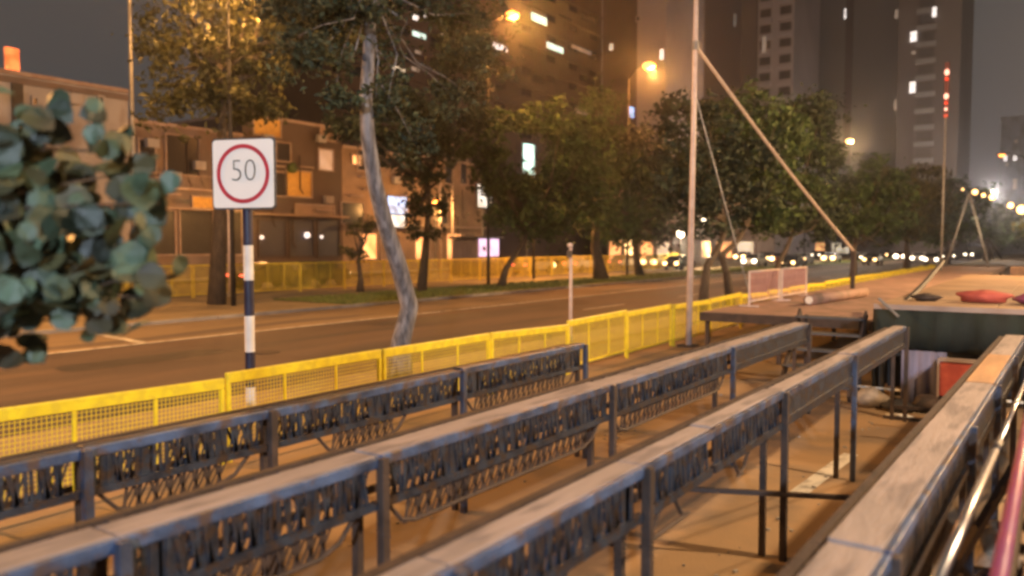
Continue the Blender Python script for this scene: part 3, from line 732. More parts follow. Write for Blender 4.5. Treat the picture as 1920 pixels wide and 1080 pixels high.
# ------------------------------------------------------------------ trees
def tree(base, trunk, blobs, n, size, m, label, bark='bark_dark', rad=.16, group='trees along the avenue', limbs=True, seed=0, name='street_tree', aspect=.5, nl=3, lw=1.):
    """trunk: list of points relative to base; blobs: (centre, radii) of foliage masses"""
    global rng
    rng = np.random.default_rng(seed + 50); rd = random.Random(seed)
    t = empty(name, base, label, 'tree', group)
    b = MB()
    k = len(trunk)
    b.tube(trunk, [rad * (1 - .55 * i / (k - 1)) * (1.35 if i == 0 else 1) for i in range(k)], 12)
    top = Vector(trunk[-1]); mid = Vector(trunk[max(0, k - 2)])
    ends = []
    if limbs:
        for c, r in blobs:
            c = Vector(c)
            for j in range(nl):
                off = Vector((rd.uniform(-.6, .6) * r[0], rd.uniform(-.6, .6) * r[1], rd.uniform(-.3, .6) * r[2]))
                s0 = mid.lerp(top, rd.uniform(.2, 1)); e = c + off
                m_ = s0.lerp(e, .5) + Vector((rd.uniform(-.3, .3), rd.uniform(-.3, .3), -.1 * (e - s0).length))
                b.tube([s0, s0.lerp(m_, .6), m_, m_.lerp(e, .6) + Vector((0, 0, .05)), e], [rad * .42 * lw, rad * .33 * lw, rad * .26 * lw, rad * .15 * lw, rad * .05 * lw], 6)
    b.build('trunk', bark, t, smooth=True)
    P = []; N = []
    tot = sum(r[0] * r[1] * r[2] for c, r in blobs) ** 1.
    for c, r in blobs:
        share = max(60, int(1.5 * n * r[0] * r[1] * r[2] / tot))
        nc = max(7, share // 80)
        # leaf sprays: elongated clumps pushed toward the rim of the mass
        cc = rng.normal(size=(nc, 3)); cc /= np.linalg.norm(cc, axis=1, keepdims=True)
        cc *= rng.uniform(.25, 1.0, (nc, 1)) ** .6
        cc = cc * np.array(r) + np.array(c)
        which = rng.integers(0, nc, share)
        sp = rng.uniform(.10, .26, nc)[which][:, None] * np.mean(r)
        dirs = rng.normal(size=(nc, 3)); dirs /= np.linalg.norm(dirs, axis=1, keepdims=True)
        q = cc[which] + rng.normal(size=(share, 3)) * sp * np.array([1, 1, .5]) + dirs[which] * rng.normal(size=(share, 1)) * sp * .9
        P.append(q); N.append(rng.normal(size=(share, 3)) * .7 + np.array([0, 0, .8]))
        s2 = int(share * .7); q = rng.normal(size=(s2, 3)); q /= np.linalg.norm(q, axis=1, keepdims=True); q *= rng.uniform(0, 1, (s2, 1)) ** .45
        q *= 1 + .18 * np.sin(q[:, :1] * 9 + seed) * np.cos(q[:, 2:] * 7)
        P.append(q * np.array(r) * .95 + np.array(c)); N.append(rng.normal(size=(s2, 3)) * .7 + np.array([0, 0, .8]))
    P = np.concatenate(P); N = np.concatenate(N)
    fr = 2.6 / np.mean([np.mean(r) for c, r in blobs]); q = P * fr; ph = rng.uniform(0, 6, 6)
    f = np.sin(q[:, 0] * 1.7 + ph[0] + np.sin(q[:, 1] * 1.3)) + np.sin(q[:, 1] * 1.9 + ph[1] + np.sin(q[:, 2] * 1.6)) + np.sin(q[:, 2] * 2.3 + ph[2] + np.sin(q[:, 0] * 2.1)) + .6 * np.sin(q[:, 0] * 4.3 + ph[3]) * np.sin(q[:, 2] * 4.7 + ph[4])
    kp = f > -.1 + rng.uniform(-.3, .3, len(f)); P = P[kp]; N = N[kp]
    leafmesh('crown', P, N, size, aspect, m, t)
    return t
def rel(base, *pts): return [tuple(Vector(p) - Vector(base)) for p in pts]
def B_at(base, X, items):
    """foliage masses: (px, py, rx_px, ry_px, depth radius) on the plane X"""
    out = []
    for (x, y, rx, ry, rd_) in items:
        c = onX(x, y, X); dist = (-c.x * math.sin(_y) + c.y * math.cos(_y)); s = dist / FPX
        out.append((tuple(c - Vector(base)), (rd_, rx * s * 1.1, ry * s)))
    return out
# leaning tree right behind the yellow railing
bs = (-9.5, 10.42, .05)
pts = [onX(x, y, -9.5) for x, y in ((752, 640), (768, 575), (748, 500), (722, 420), (702, 340), (690, 260), (686, 180), (692, 100), (694, 20), (690, -60))]
pts = [Vector((-9.5, 10.42, .0))] + pts
tr = tree(bs, rel(bs, *pts), B_at(bs, -9.5, [(600, -10, 110, 90, 1.2), (720, -30, 100, 60, 1.3), (665, 60, 55, 55, .8), (725, 90, 38, 50, .7), (700, 190, 45, 40, .6), (745, 165, 40, 30, .6), (885, 60, 50, 90, 1.0), (560, 110, 70, 60, .8), (850, 185, 50, 50, .7), (690, -120, 220, 100, 1.6), (775, 260, 45, 55, .5), (640, 165, 50, 45, .6)]),
     10500, .13, 'leaf_dark', 'slender grey leaning tree just behind the yellow railing', bark='bark', rad=.185, seed=1, nl=2, lw=.26)
# trees on the planted strip
def strip_tree(px, X, items, n, size, m, label, trunkpts, seed, rad=.2, bark='bark_dark'):
    b0 = onX(px, 500, X); bs = (X, b0.y, .1)
    tp = [Vector(bs)] + [onX(x, y, X) for x, y in trunkpts]
    return tree(bs, rel(bs, *tp), B_at(bs, X, items), n, size, m, label, rad=rad, seed=seed, bark=bark)
strip_tree(405, -27.0, [(330, 215, 85, 40, 2.0), (460, 200, 80, 40, 2.0), (600, 30, 100, 90, 2.6), (500, 20, 80, 80, 2.4), (330, 60, 60, 60, 2.0), (360, 120, 75, 45, 2.2), (420, 60, 60, 70, 2.0), (470, 130, 70, 70, 2.0), (400, 170, 70, 40, 1.8), (320, 150, 50, 60, 1.8), (540, 60, 70, 70, 2.2), (400, -60, 170, 80, 3.2)],
           9500, .30, 'leaf_lit', 'tall tree with lamp-lit yellow foliage left of the leaning tree', [(412, 400), (418, 300), (415, 200), (405, 80)], 2, rad=.27)
strip_tree(790, -26.0, [(800, 345, 32, 70, 1.6), (745, 280, 35, 45, 1.4), (800, 250, 60, 55, 1.8), (870, 210, 50, 60, 1.6), (790, 420, 28, 40, 1.2), (870, 110, 60, 60, 2.0), (660, 235, 50, 40, 1.6), (740, 200, 60, 35, 2.2)], 9000, .30, 'leaf_dark',
           'dark tree standing close behind the leaning tree, before the shops', [(800, 440), (805, 380), (800, 300)], 3)
strip_tree(940, -25.7, [(960, 370, 60, 70, 2.0), (1010, 400, 80, 60, 2.2), (1050, 350, 60, 60, 2.0), (925, 330, 40, 50, 1.6), (1020, 222, 60, 34, 1.8), (945, 232, 50, 34, 1.6), (1060, 260, 45, 35, 1.6), (1080, 300, 40, 45, 1.6), (900, 265, 45, 50, 1.5)], 10000, .34, 'leaf_mid',
           'round dark green tree with a forked crooked trunk left of the thick one', [(948, 505), (965, 480), (985, 450), (990, 400)], 4, rad=.2)
strip_tree(1127, -25.5, [(1090, 380, 75, 75, 2.6), (1160, 400, 80, 60, 2.6), (1180, 340, 75, 55, 2.4), (1090, 300, 70, 60, 2.4), (1230, 390, 50, 60, 2.2), (1140, 430, 90, 30, 2.2), (1110, 240, 55, 45, 2.2), (1130, 185, 45, 35, 2.0)], 9000, .38, 'leaf_mid',
           'broad dark tree with a thick straight trunk on the planted strip', [(1122, 490), (1116, 465), (1118, 420), (1125, 370)], 5, rad=.42)
strip_tree(1200, -26.0, [(1200, 300, 70, 60, 3), (1250, 330, 60, 50, 2.6), (1225, 430, 40, 35, 2.4)], 3500, .42, 'leaf_dark', 'tree with a thin straight trunk right of the broad dark tree', [(1192, 480), (1190, 450), (1195, 380)], 6, rad=.28)
# trees of the near verge receding
strip_tree(1318, -10.2, [(1290, 330, 55, 90, 1.6), (1350, 300, 70, 80, 1.8), (1290, 220, 60, 60, 1.6), (1380, 380, 60, 55, 1.6), (1310, 410, 55, 40, 1.4)], 4500, .26, 'leaf_dark', 'dark verge tree directly behind the tall pinkish pole',
           [(1325, 500), (1345, 470), (1360, 430), (1350, 370)], 7, rad=.15)
strip_tree(1372, -10.6, [(1410, 230, 90, 60, 2.2), (1460, 280, 75, 70, 2.2), (1400, 330, 80, 60, 2.2), (1480, 370, 70, 60, 2.0), (1430, 410, 70, 40, 1.8)], 6000, .28, 'leaf_mid', 'large verge tree seen behind the slanting guy rope',
           [(1362, 510), (1352, 480), (1385, 450), (1420, 380)], 8, rad=.16)
strip_tree(1445, -11.0, [(1510, 230, 60, 60, 2.2), (1530, 320, 60, 60, 2.2), (1520, 410, 60, 50, 2.0), (1460, 420, 50, 35, 1.8)], 4500, .32, 'leaf_dark', 'verge tree under the slanting rope, right of the large one',
           [(1462, 490), (1478, 460), (1500, 400)], 9, rad=.16)
strip_tree(1600, -11.0, [(1590, 400, 50, 55, 3), (1640, 390, 55, 60, 3), (1620, 340, 50, 40, 3), (1660, 430, 50, 35, 3)], 3600, .42, 'leaf_mid', 'green verge tree below the yellowish street lamp', [(1602, 470), (1606, 430)], 10, rad=.2)
strip_tree(1700, -11.5, [(1690, 350, 45, 40, 3.5), (1720, 390, 50, 50, 3.5), (1680, 410, 40, 40, 3), (1745, 350, 30, 30, 3)], 3200, .5, 'leaf_lit', 'yellow-green tree left of the slim far mast', [(1700, 465), (1702, 430)], 11, rad=.25)
strip_tree(1775, -11.5, [(1770, 390, 40, 45, 6), (1800, 420, 40, 40, 6), (1755, 440, 40, 25, 5), (1785, 350, 25, 20, 5)], 3000, .7, 'leaf_mid', 'green tree behind the slim far mast', [(1776, 470), (1776, 430)], 12, rad=.35)
strip_tree(1850, -9.0, [(1860, 430, 45, 25, 9), (1900, 440, 40, 22, 9), (1840, 405, 25, 20, 7)], 2600, .9, 'leaf_mid', 'distant trees crown behind the A shaped frame', [(1850, 470), (1850, 440)], 13, rad=.4)
bs = (.3, 62, 0)
tree(bs, [(0, 0, 0), (.1, 0, 1.8), (0, 0, 3.4)], [((0, 0, 4.4), (1.6, 1.6, 1.3)), ((-1.4, 0, 3.8), (1.1, 1.1, .9)), ((1.8, 0, 4.0), (1.4, 1.2, 1))], 2200, .34, 'leaf_lit', 'lit tree below the bulbs at the right edge', seed=14, rad=.3)
strip_tree(675, -28.5, [(662, 430, 16, 14, .4), (690, 420, 18, 20, .5), (672, 478, 26, 16, .5), (648, 470, 14, 12, .3)], 900, .16, 'leaf_lit', 'stunted shrub with a dark stump before the dull railing', [(676, 520), (672, 490), (680, 450)], 15, rad=.16)

# foreground branches with round leaves
bs = (-3.75, .25, 0)
ft = empty('round_leaf_tree', bs, 'bluish green round-leaved branches hanging in the left foreground', 'tree')
b = MB(); rd = random.Random(5)
b.tube([(0, 0, 0), (-.05, .05, 1.2), (.1, .2, 2.4), (.15, .3, 3.4)], [.12, .10, .07, .04], 12)
brs = []
for (x, y, Y) in ((110, 250, 1.5), (60, 380, 1.35), (240, 285, 1.6), (180, 430, 1.7), (90, 480, 1.7), (110, 320, 1.7), (200, 330, 1.5), (300, 380, 1.6), (312, 505, 1.65), (285, 560, 1.65), (150, 500, 1.45), (40, 590, 1.35), (210, 545, 1.6), (90, 600, 1.5), (30, 310, 1.4), (120, 450, 1.45), (-60, 340, 1.2), (-80, 500, 1.2), (260, 480, 1.6)):
    e = onY(x, y, Y) - Vector(bs)
    s0 = Vector((.1, .2, 2.2 + rd.uniform(-.3, .5)))
    m_ = s0.lerp(e, .55) + Vector((0, 0, rd.uniform(-.02, .12)))
    b.tube([s0, s0.lerp(m_, .5), m_, e], [.022, .016, .011, .004], 6); brs.append((s0, m_, e))
b.build('trunk', 'bark_dark', ft, smooth=True)
rng = np.random.default_rng(77)
P = []; N = []
for s0, m_, e in brs:
    q0_, q1_ = Vector(e), Vector(e)
    for k in range(42):
        t_ = rng.uniform(.35, 1.05); q = (m_.lerp(e, (t_ - .35) / .7)) if t_ > .35 else s0.lerp(m_, t_)
        P.append(np.array(q) + rng.normal(size=3) * np.array([.065, .07, .07])); N.append(np.array([.9, -.75, .35]) + rng.normal(size=3) * .65)
P = np.array(P); N = np.array(N)
h = rng.uniform(size=len(P)) < .62
leafmesh('foliage', P[h], N[h], .092, .95, 'leaf_round', ft, round_=True, jit=.4)
leafmesh('foliage', P[~h], N[~h], .092, .95, 'leaf_brown', ft, round_=True, jit=.3)

# ------------------------------------------------------------------ buildings
def win(parent, c, sy, sz, face, glassm='glass', frame='trim', d=.12):
    """a window on a wall facing +X or -Y: frame part with its pane"""
    f = MB(); w_ = .12
    if face == 'x':
        for s in (-1, 1): f.box((d / 2, s * (sy / 2 - w_ / 2), 0), (d, w_, sz)); f.box((d / 2, 0, s * (sz / 2 - w_ / 2)), (d - .01, sy - 2 * w_, w_))
        fo = f.build('window', frame, parent, loc=c)
        MB().box((.02, 0, 0), (.03, sy - 2 * w_, sz - 2 * w_)).build('pane', glassm, fo)
    else:
        for s in (-1, 1): f.box((s * (sy / 2 - w_ / 2), -d / 2, 0), (w_, d, sz)); f.box((0, -d / 2, s * (sz / 2 - w_ / 2)), (sy - 2 * w_, d - .01, w_))
        fo = f.build('window', frame, parent, loc=c)
        MB().box((0, -.02, 0), (sy - 2 * w_, .03, sz - 2 * w_)).build('pane', glassm, fo)
    return fo
def wpx(parent, X, x, y, wpx_, hpx, g, frame='trim'):
    """window on the facade X, measured by the sight line"""
    a = onX(x - wpx_ / 2, y - hpx / 2, X); c_ = onX(x + wpx_ / 2, y + hpx / 2, X); m_ = onX(x, y, X)
    o0 = parent.location
    return win(parent, (X - o0.x + .01, m_.y - o0.y, m_.z - o0.z), abs(c_.y - a.y) + .24, abs(a.z - c_.z) + .24, 'x', g, frame)
FX = -50.0
def house(X, y0, y1, h, m, label, depth=9, name='house', parapet=True):
    t = empty(name, (X, y0, 0), label, 'building')
    MB().box((-depth / 2, (y1 - y0) / 2, h / 2), (depth, y1 - y0, h)).build('wall', m, t)
    rq = random.Random(int(h * 10) + len(label))
    for k in range(9):
        yy, zz = rq.uniform(1, y1 - y0 - 1), rq.uniform(4.9, h - .8)
        kind_ = k % 3
        if kind_ == 0:
            u_ = MB(); u_.box((.32, yy, zz), (.4, .85, .6)); u_.box((.3, yy, zz - .34), (.5, .06, .06)); u_.build('air_conditioner', 'wall_pale', t, bevel=.03)
        elif kind_ == 1: MB().box((.25, yy, zz), (.5, rq.uniform(1.2, 2.6), .12)).build('ledge', 'trim', t)
        else: MB().tube([(.1, yy, zz), (.1, yy, zz - 2.6), (.1, yy + .3, zz - 3)], .05, 6).build('pipe', 'steel_rusty', t)
    if parapet:
        MB().box((-depth / 2, (y1 - y0) / 2, h + .12), (depth + .3, y1 - y0 - .02, .24)).build('roof', 'trim', t)
    return t
yA = onX(240, 200, FX).y; yB = onX(455, 300, FX).y; yC = onX(640, 300, FX).y; yD = onX(905, 400, FX).y
t = house(FX, -6, yA, 12.2, 'wall_pale', 'long pale rendered building at the left with small dark vents')
MB().box((.06, (yA + 6) / 2, 11.9), (.12, yA + 6, .35)).build('cornice', 'wall_pink', t)
for x, y in ((140, 184), (188, 188), (65, 190)): wpx(t, FX, x, y, 7, 12, 'glass', 'wall_pale')
MB().box((.08, onX(32, 200, FX).y + 6, 6), (.16, .6, 11.4)).build('downpipe', 'shutter', t)
for x in (30, 110, 185): wpx(t, FX, x, 430, 50, 90, 'shutter')
t = empty('rooftop_sign', (FX - 1, onX(22, 103, FX - 1).y, 12.44), 'glowing red orange sign on the roof of the pale building', 'sign')
MB().box((0, 0, .85), (.2, .75, 1.3)).build('panel', 'e_orange', t); MB().box((-.02, 0, .1), (.1, .1, .2)).build('post', 'dark', t)

t = house(FX, yA + .05, yB, 10.4, 'wall_pink', 'brownish two storey house behind the trunk of the lit tree')
wpx(t, FX, 342, 292, 62, 78, 'glass'); wpx(t, FX, 275, 292, 30, 60, 'glass'); wpx(t, FX, 430, 290, 26, 60, 'glass')
a = onX(345, 355, FX); MB().box((.35, a.y - yA, a.z), (.7, 6.6, .18)).build('balcony', 'trim', t)
r_ = MB()
for k in range(26): r_.box((.66, a.y - yA - 3.2 + k * .25, a.z + .5), (.03, .03, .85))
r_.box((.66, a.y - yA, a.z + .94), (.05, 6.5, .05)); r_.build('balcony_railing', 'trim', t)
wpx(t, FX, 380, 380, 40, 22, 'yellow_panel'); 
for x, w_ in ((368, 62), (300, 55), (432, 40)): wpx(t, FX, x, 436, w_, 82, 'shutter')
b = MB(); b.box((.4, 4, 4.9), (.8, 9, .12)); b.build('canopy', 'trim', t)

t = house(FX, yB + .05, yC, 12.0, 'wall_brown', 'brown building with two yellow panels and a navy shop front')
for (x, y, w_, h_, g) in ((500, 235, 50, 45, 'yellow_panel'), (560, 345, 46, 50, 'yellow_panel'), (610, 300, 26, 40, 'e_win_dim'), (530, 285, 26, 36, 'glass'), (615, 250, 30, 30, 'wall_orange'), (520, 345, 30, 45, 'glass'), (590, 395, 70, 22, 'wall_orange')): wpx(t, FX, x, y, w_, h_, g)
for x, w_ in ((510, 50), (565, 45), (615, 40)): wpx(t, FX, x, 447, w_, 66, 'shutter_navy', 'steel_rusty')
MB().box((.5, (yC - yB) / 2, 4.75), (1.0, yC - yB - .3, .16)).build('canopy', 'wall_orange', t)
for x, y, r_ in ((491, 445, .16), (576, 441, .24), (603, 444, .14)):
    q = onX(x, y, FX + .3); MB().sphere(q - Vector(t.location), r_, 8, 6).build('wall_lamp', 'e_win_white', t)
p_ = onX(548, 312, FX + .4); 
sack('potted_plant', (p_.x, p_.y, p_.z - .5), (.35, .4, .45), 'leaf_mid', 'small dark plant on a ledge above the yellow panel right of the sign', 60, 'plant')

t = house(FX, yC + .05, yD, 10.6, 'wall_orange', 'orange lit corner building with tall narrow windows')
for (x, y, w_, h_, g) in ((840, 300, 14, 90, 'glass'), (868, 305, 12, 80, 'glass'), (690, 300, 40, 45, 'glass'), (820, 235, 26, 40, 'wall_pink'), (832, 395, 12, 50, 'glass'), (668, 300, 16, 18, 'e_shop'), (660, 400, 40, 40, 'glass')): wpx(t, FX, x, y, w_, h_, g)
for x, w_ in ((690, 30), (730, 34), (790, 24), (815, 18), (850, 26), (880, 20)): wpx(t, FX, x, 462, w_, 46, 'e_shop' if x in (690, 790, 850) else 'wall_pink')
MB().box((.5, (yD - yC) / 2, 4.2), (1.0, yD - yC - .2, .2)).build('canopy', 'trim', t)
lq = onX(800, 430, FX + 3)
t2 = empty('street_lamp', (FX + 4, lq.y, .1), 'low street lamp hidden by foliage before the orange corner building', 'street lamp')
MB().tube([(0, 0, 0), (0, 0, 6)], .08, 8).build('pole', 'pole_grey', t2); MB().sphere((0, 0, 6.2), .25, 10, 6).build('bulb', 'e_sodium', t2); lamp(t2, (.3, 0, 5.7), SODIUM, 2000, .2)
lq = onX(520, 430, FX + 3)
t2 = empty('street_lamp', (FX + 4.4, lq.y - 4, .1), 'low street lamp hidden behind the speed limit sign', 'street lamp')
MB().tube([(0, 0, 0), (0, 0, 5.4)], .08, 8).build('pole', 'pole_grey', t2); MB().sphere((0, 0, 5.6), .25, 10, 6).build('bulb', 'e_sodium', t2); lamp(t2, (.3, 0, 5.1), SODIUM, 1500, .2)

def lit_sign(x, y, w_, h_, X, m, label, name='lit_sign', cat='sign', bracket=True):
    c_ = onX(x, y, X); a = onX(x - w_ / 2, y - h_ / 2, X); e = onX(x + w_ / 2, y + h_ / 2, X)
    t = empty(name, (X, c_.y, c_.z), label, cat)
    sy, sz = abs(e.y - a.y), abs(a.z - e.z)
    MB().box((0, 0, 0), (.3, sy + .2, sz + .2)).build('cabinet', 'backing', t, bevel=.04)
    b = MB(); b.box((.17, 0, 0), (.04, sy, sz)); b.build('panel', m, t)
    b = MB(); b.tube([(-.1, 0, -sz / 2), (-.1, 0, -c_.z + .1)], .08, 6); b.build('post', 'pole_grey', t)
    return t
lit_sign(743, 385, 36, 34, -44, 'e_blue', 'glowing blue and white sign right of the leaning trunk')
lit_sign(741, 414, 30, 24, -44.1, 'e_white', 'glowing pale lower sign under the blue one right of the leaning trunk')
lit_sign(990, 300, 22, 62, -47, 'e_cyan', 'tall glowing cyan sign seen through the round tree')
lit_sign(906, 368, 24, 44, -46, 'e_white', 'glowing white sign at the end of the orange building')
lit_sign(1190, 213, 28, 28, -58, 'e_blue', 'small glowing blue sign below the orange lamp left of the pole')
t = empty('kiosk', (-38, onX(893, 462, -38).y, 0), 'kiosk with a glowing lilac front and dark base', 'kiosk')
MB().box((0, 0, 1.6), (2.4, 3.0, 2.6)).build('body', 'grey_cloth', t, bevel=.1); MB().box((1.23, 0, 2.3), (.05, 2.6, 1.5)).build('lit_front', 'e_lilac', t); MB().box((0, 0, .6), (2.7, 3.4, 1.1)).build('base', 'dark', t, bevel=.1)
MB().box((0, 0, 3.0), (2.8, 3.4, .18)).build('roof', 'navy', t)

# apartment block behind
AX = -66.0
ya, yb = onX(640, 100, AX).y, onX(1128, 100, AX).y
t = empty('apartment_block', (AX, ya, 0), 'large dark brown apartment block with scattered bright windows at the top centre', 'building')
MB().box((-10, (yb - ya) / 2, 24), (20, yb - ya, 48)).build('wall', 'wall_brown', t)
s_ = MB()
for k in range(13): MB().box((.2, (yb - ya) / 2, 4 + k * 3.1), (.4, yb - ya - .1, .25)).build('floor_band', 'wall_brown', t)
dw = bpy.data.meshes.new('window'); 
_m = MB().box((0, 0, 0), (.03, 2.6, 1.5)); dw.from_pydata(_m.v, [], _m.f); dw.materials.append(MATS['glass'])
for k in range(9):
    for j in range(11):
        o_ = bpy.data.objects.new('window', dw); COL.objects.link(o_); o_.parent = t
        o_.location = (.03, 3.0 + k * (yb - ya - 6) / 8, 9.8 + j * 3.1)
for (x, y, w_, h_, g) in ((935, 88, 32, 22, 'e_win_white'), (1040, 90, 32, 24, 'e_win_cool'), (1090, 92, 38, 26, 'e_win_dim'), (1010, 36, 30, 28, 'e_win_cool'), (785, 66, 26, 18, 'e_win_cool'), (830, 68, 12, 20, 'e_win_warm'),
                          (778, 33, 12, 14, 'e_win_white'), (795, 28, 7, 10, 'e_win_white'), (747, 129, 24, 14, 'e_win_warm'), (778, 130, 16, 12, 'e_win_dim'), (783, 98, 12, 10, 'e_win_dim'), (880, 155, 34, 18, 'e_win_dim'), (1092, 210, 28, 16, 'e_win_dim'),
                          (1065, 238, 14, 8, 'e_win_warm'), (1080, 290, 60, 22, 'glass'), (985, 88, 26, 22, 'glass'), (1060, 36, 26, 24, 'glass'), (1100, 36, 26, 24, 'glass'), (960, 150, 26, 22, 'glass'), (1010, 150, 26, 22, 'glass'), (1100, 150, 30, 22, 'glass')): wpx(t, AX, x, y, w_, h_, g, 'wall_brown')
# towers
def tower(x0, x1, Y, ztop, dep, m, label, name='tower_block', wins=(), bands=None, extra=None):
    a = onY(x0, 400, Y).x; b_ = onY(x1, 400, Y).x
    t = empty(name, ((a + b_) / 2, Y, 0), label, 'tower')
    W_ = b_ - a
    MB().box((0, dep / 2, ztop / 2), (W_, dep, ztop)).build('wall', m, t)
    MB().box((0, dep / 2, ztop + .6), (W_ + .6, dep + .6, 1.2)).build('roof', m, t)
    if bands:
        g = MB(); z = 6.
        while z < ztop - 2:
            for (u0, u1) in bands[1]:
                MB().box((0, 0, 0), (W_ * (u1 - u0), .7, .9)).build('balcony', bands[0], t, loc=((-.5 + (u0 + u1) / 2) * W_, -.35, z))
            z += 3.1
        g = MB(); z = 7.6
        while z < ztop - 2:
            for (u0, u1) in bands[1]:
                MB().box((0, 0, 0), (W_ * (u1 - u0) * .8, .1, 1.5)).build('window', 'glass_far', t, loc=((-.5 + (u0 + u1) / 2) * W_, -.03, z))
            z += 3.1
    for (x, y, w_, h_, g_) in wins:
        p_ = onY(x, y, Y - .1); q0 = onY(x - w_ / 2, y - h_ / 2, Y); q1_ = onY(x + w_ / 2, y + h_ / 2, Y)
        win(t, (p_.x - t.location.x, -.75 if bands else -.02, p_.z), abs(q1_.x - q0.x) + .2, abs(q0.z - q1_.z) + .2, 'y', g_, m)
    if extra: extra(t, W_)
    return t
tower(1128, 1192, 120, 60, 16, 'wall_brown', 'brownish tower side just right of the apartment block', wins=[(1146, 88, 8, 12, 'e_win_warm')])
tower(1192, 1246, 118, 62, 16, 'wall_grey', 'lit mauve grey side of the brownish tower, left of the tall pinkish pole', wins=[(1241, 102, 7, 18, 'e_win_white'), (1186 + 10, 35, 5, 7, 'glass')])  # light on this side of the tower is put into a paler wall colour
tower(1246, 1384, 190, 95, 26, 'tower_brown', 'wide hazy brown tower right behind the tall pinkish pole', wins=[(1386 - 8, 38, 4, 24, 'e_win_dim')])
tower(1384, 1482, 160, 90, 20, 'wall_grey', 'grey tower with ribbed balconies above the verge trees', wins=[(1435, 85, 7, 30, 'e_win_dim')], bands=('wall_grey', [(.35, .6), (.72, .98)]),
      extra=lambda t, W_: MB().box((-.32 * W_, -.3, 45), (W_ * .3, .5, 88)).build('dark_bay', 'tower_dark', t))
tower(1482, 1676, 210, 110, 30, 'tower_brown', 'broad hazy brown tower with one bright window above the yellowish lamp', wins=[(1588, 25, 10, 18, 'e_win_white')], 
      extra=lambda t, W_: MB().box((.05 * W_, -.2, 50), (W_ * .07, .3, 96)).build('recess_shade', 'tower_dark', t))  # shade of a recess painted as a dark strip on the flat wall
tower(1676, 1792, 170, 95, 24, 'tower_dark', 'dark tower with four bright windows near the right', wins=[(1753, 24, 8, 18, 'e_win_white'), (1714, 70, 12, 18, 'e_win_white'), (1712, 165, 11, 20, 'e_win_white'), (1714, 100, 8, 6, 'e_win_dim'), (1674 + 8, 28, 6, 16, 'e_win_dim'), (1680, 198, 5, 20, 'e_win_dim')],
      bands=('tower_brown', [(.3, .62)]))
tower(1872, 1960, 260, 36.5, 20, 'wall_pale', 'small pale tower at the right edge beyond the bulbs', wins=[(1885, 297, 6, 10, 'e_win_white'), (1903, 296, 6, 10, 'e_win_white'), (1905, 265, 6, 6, 'e_win_dim'), (1903, 345, 8, 20, 'e_win_dim'), (1888, 308, 5, 6, 'e_win_dim')])
# low far buildings closing the street behind the trees
for (x0, x1, Y, h_, m_, lab) in ((1140, 1260, 90, 8, 'wall_orange', 'low orange lit building behind the thin-trunked tree'), (1262, 1420, 130, 9, 'wall_orange', 'low lit building behind the crossing verge trunks'), (1425, 1600, 210, 12, 'wall_pink', 'low distant building behind the far headlights'),
                                 (1602, 1790, 300, 14, 'wall_brown', 'low distant dark building below the dark tower')):
    def shops_(t, W_):
        nn_ = max(4, int(W_ / 5))
        for k in range(nn_):
            MB().box(((-.5 + (k + .5) / nn_) * W_, -.06, 1.7), (W_ / nn_ * .7, .1, 2.6)).build('shop_glow', ('e_shop', 'e_warm_dim', 'e_shop', 'e_win_warm')[k % 4], t)  # glowing shop panels added for the warm glow along the horizon
    tower(x0, x1, Y, h_, 10, m_, lab, name='low_building', extra=shops_)

# ------------------------------------------------------------------ cars
def make_car(m):
    t = empty('car', (0, 0, 0), 'car', 'car')
    prof = [(-2.1, .35), (-2.15, .75), (-1.95, .98), (-1.35, 1.02), (-.85, 1.42), (.55, 1.46), (1.35, 1.02), (2.0, .92), (2.15, .7), (2.12, .35)]
    xs = [-.86, -.80, .80, .86]; b = MB()
    b.prism([(p[0], p[1]) for p in prof], 'x', -.80, .80)
    body = b.build('body', m, t, bevel=.07)
    g = MB(); g.prism([(-1.22, 1.03), (-.82, 1.36), (.52, 1.40), (1.18, 1.03)], 'x', -.812, .812); g.build('side_window', 'glass', t)
    g = MB(); g.poly([(-.66, -1.37, 1.03), (.66, -1.37, 1.03), (.6, -.90, 1.405), (-.6, -.90, 1.405)]); o = g.build('windscreen', 'glass', t); o.location.y = -.015; o.location.z = .012
    for sx in (-1, 1):
        for y in (-1.3, 1.3):
            MB().tube([(sx * .66, y, .33), (sx * .84, y, .33)], .33, 18).build('wheel', 'rubber', t)
        hs = HS[len(cars) % 6]; MB().sphere((sx * .58, -2.13, .70), (.26 * hs, .07, .20 * hs), 12, 8).build('headlight', 'e_head', t, smooth=True)  # headlights oversized, their glare put into the shape
        MB().box((sx * .6, 2.14, .78), (.26, .05, .12)).build('tail_light', 'e_tail', t)
    return t
cars = {}
HS = (1.3, .75, 1.0, .6, 1.5, .85)
def car(x, Y, label, m='car_dark', rz=0., X=None, hl='e_head', group=None):
    if (m, hl) not in cars:
        c_ = make_car(m); cars[(m, hl)] = c_
        for ch in c_.children:
            if ch.name.startswith('headlight'): ch.data.materials[0] = MATS[hl]
    else: c_ = copy_tree(cars[(m, hl)])
    if X is None: Y *= 1.25
    px_ = onY(x, 478, Y).x if X is None else X
    c_.location = (px_, Y, .01); c_.rotation_euler.z = rz
    c_['label'] = label; c_['category'] = 'car'
    if group: c_['group'] = group
    return c_
G = 'cars with headlights on coming down the avenue'
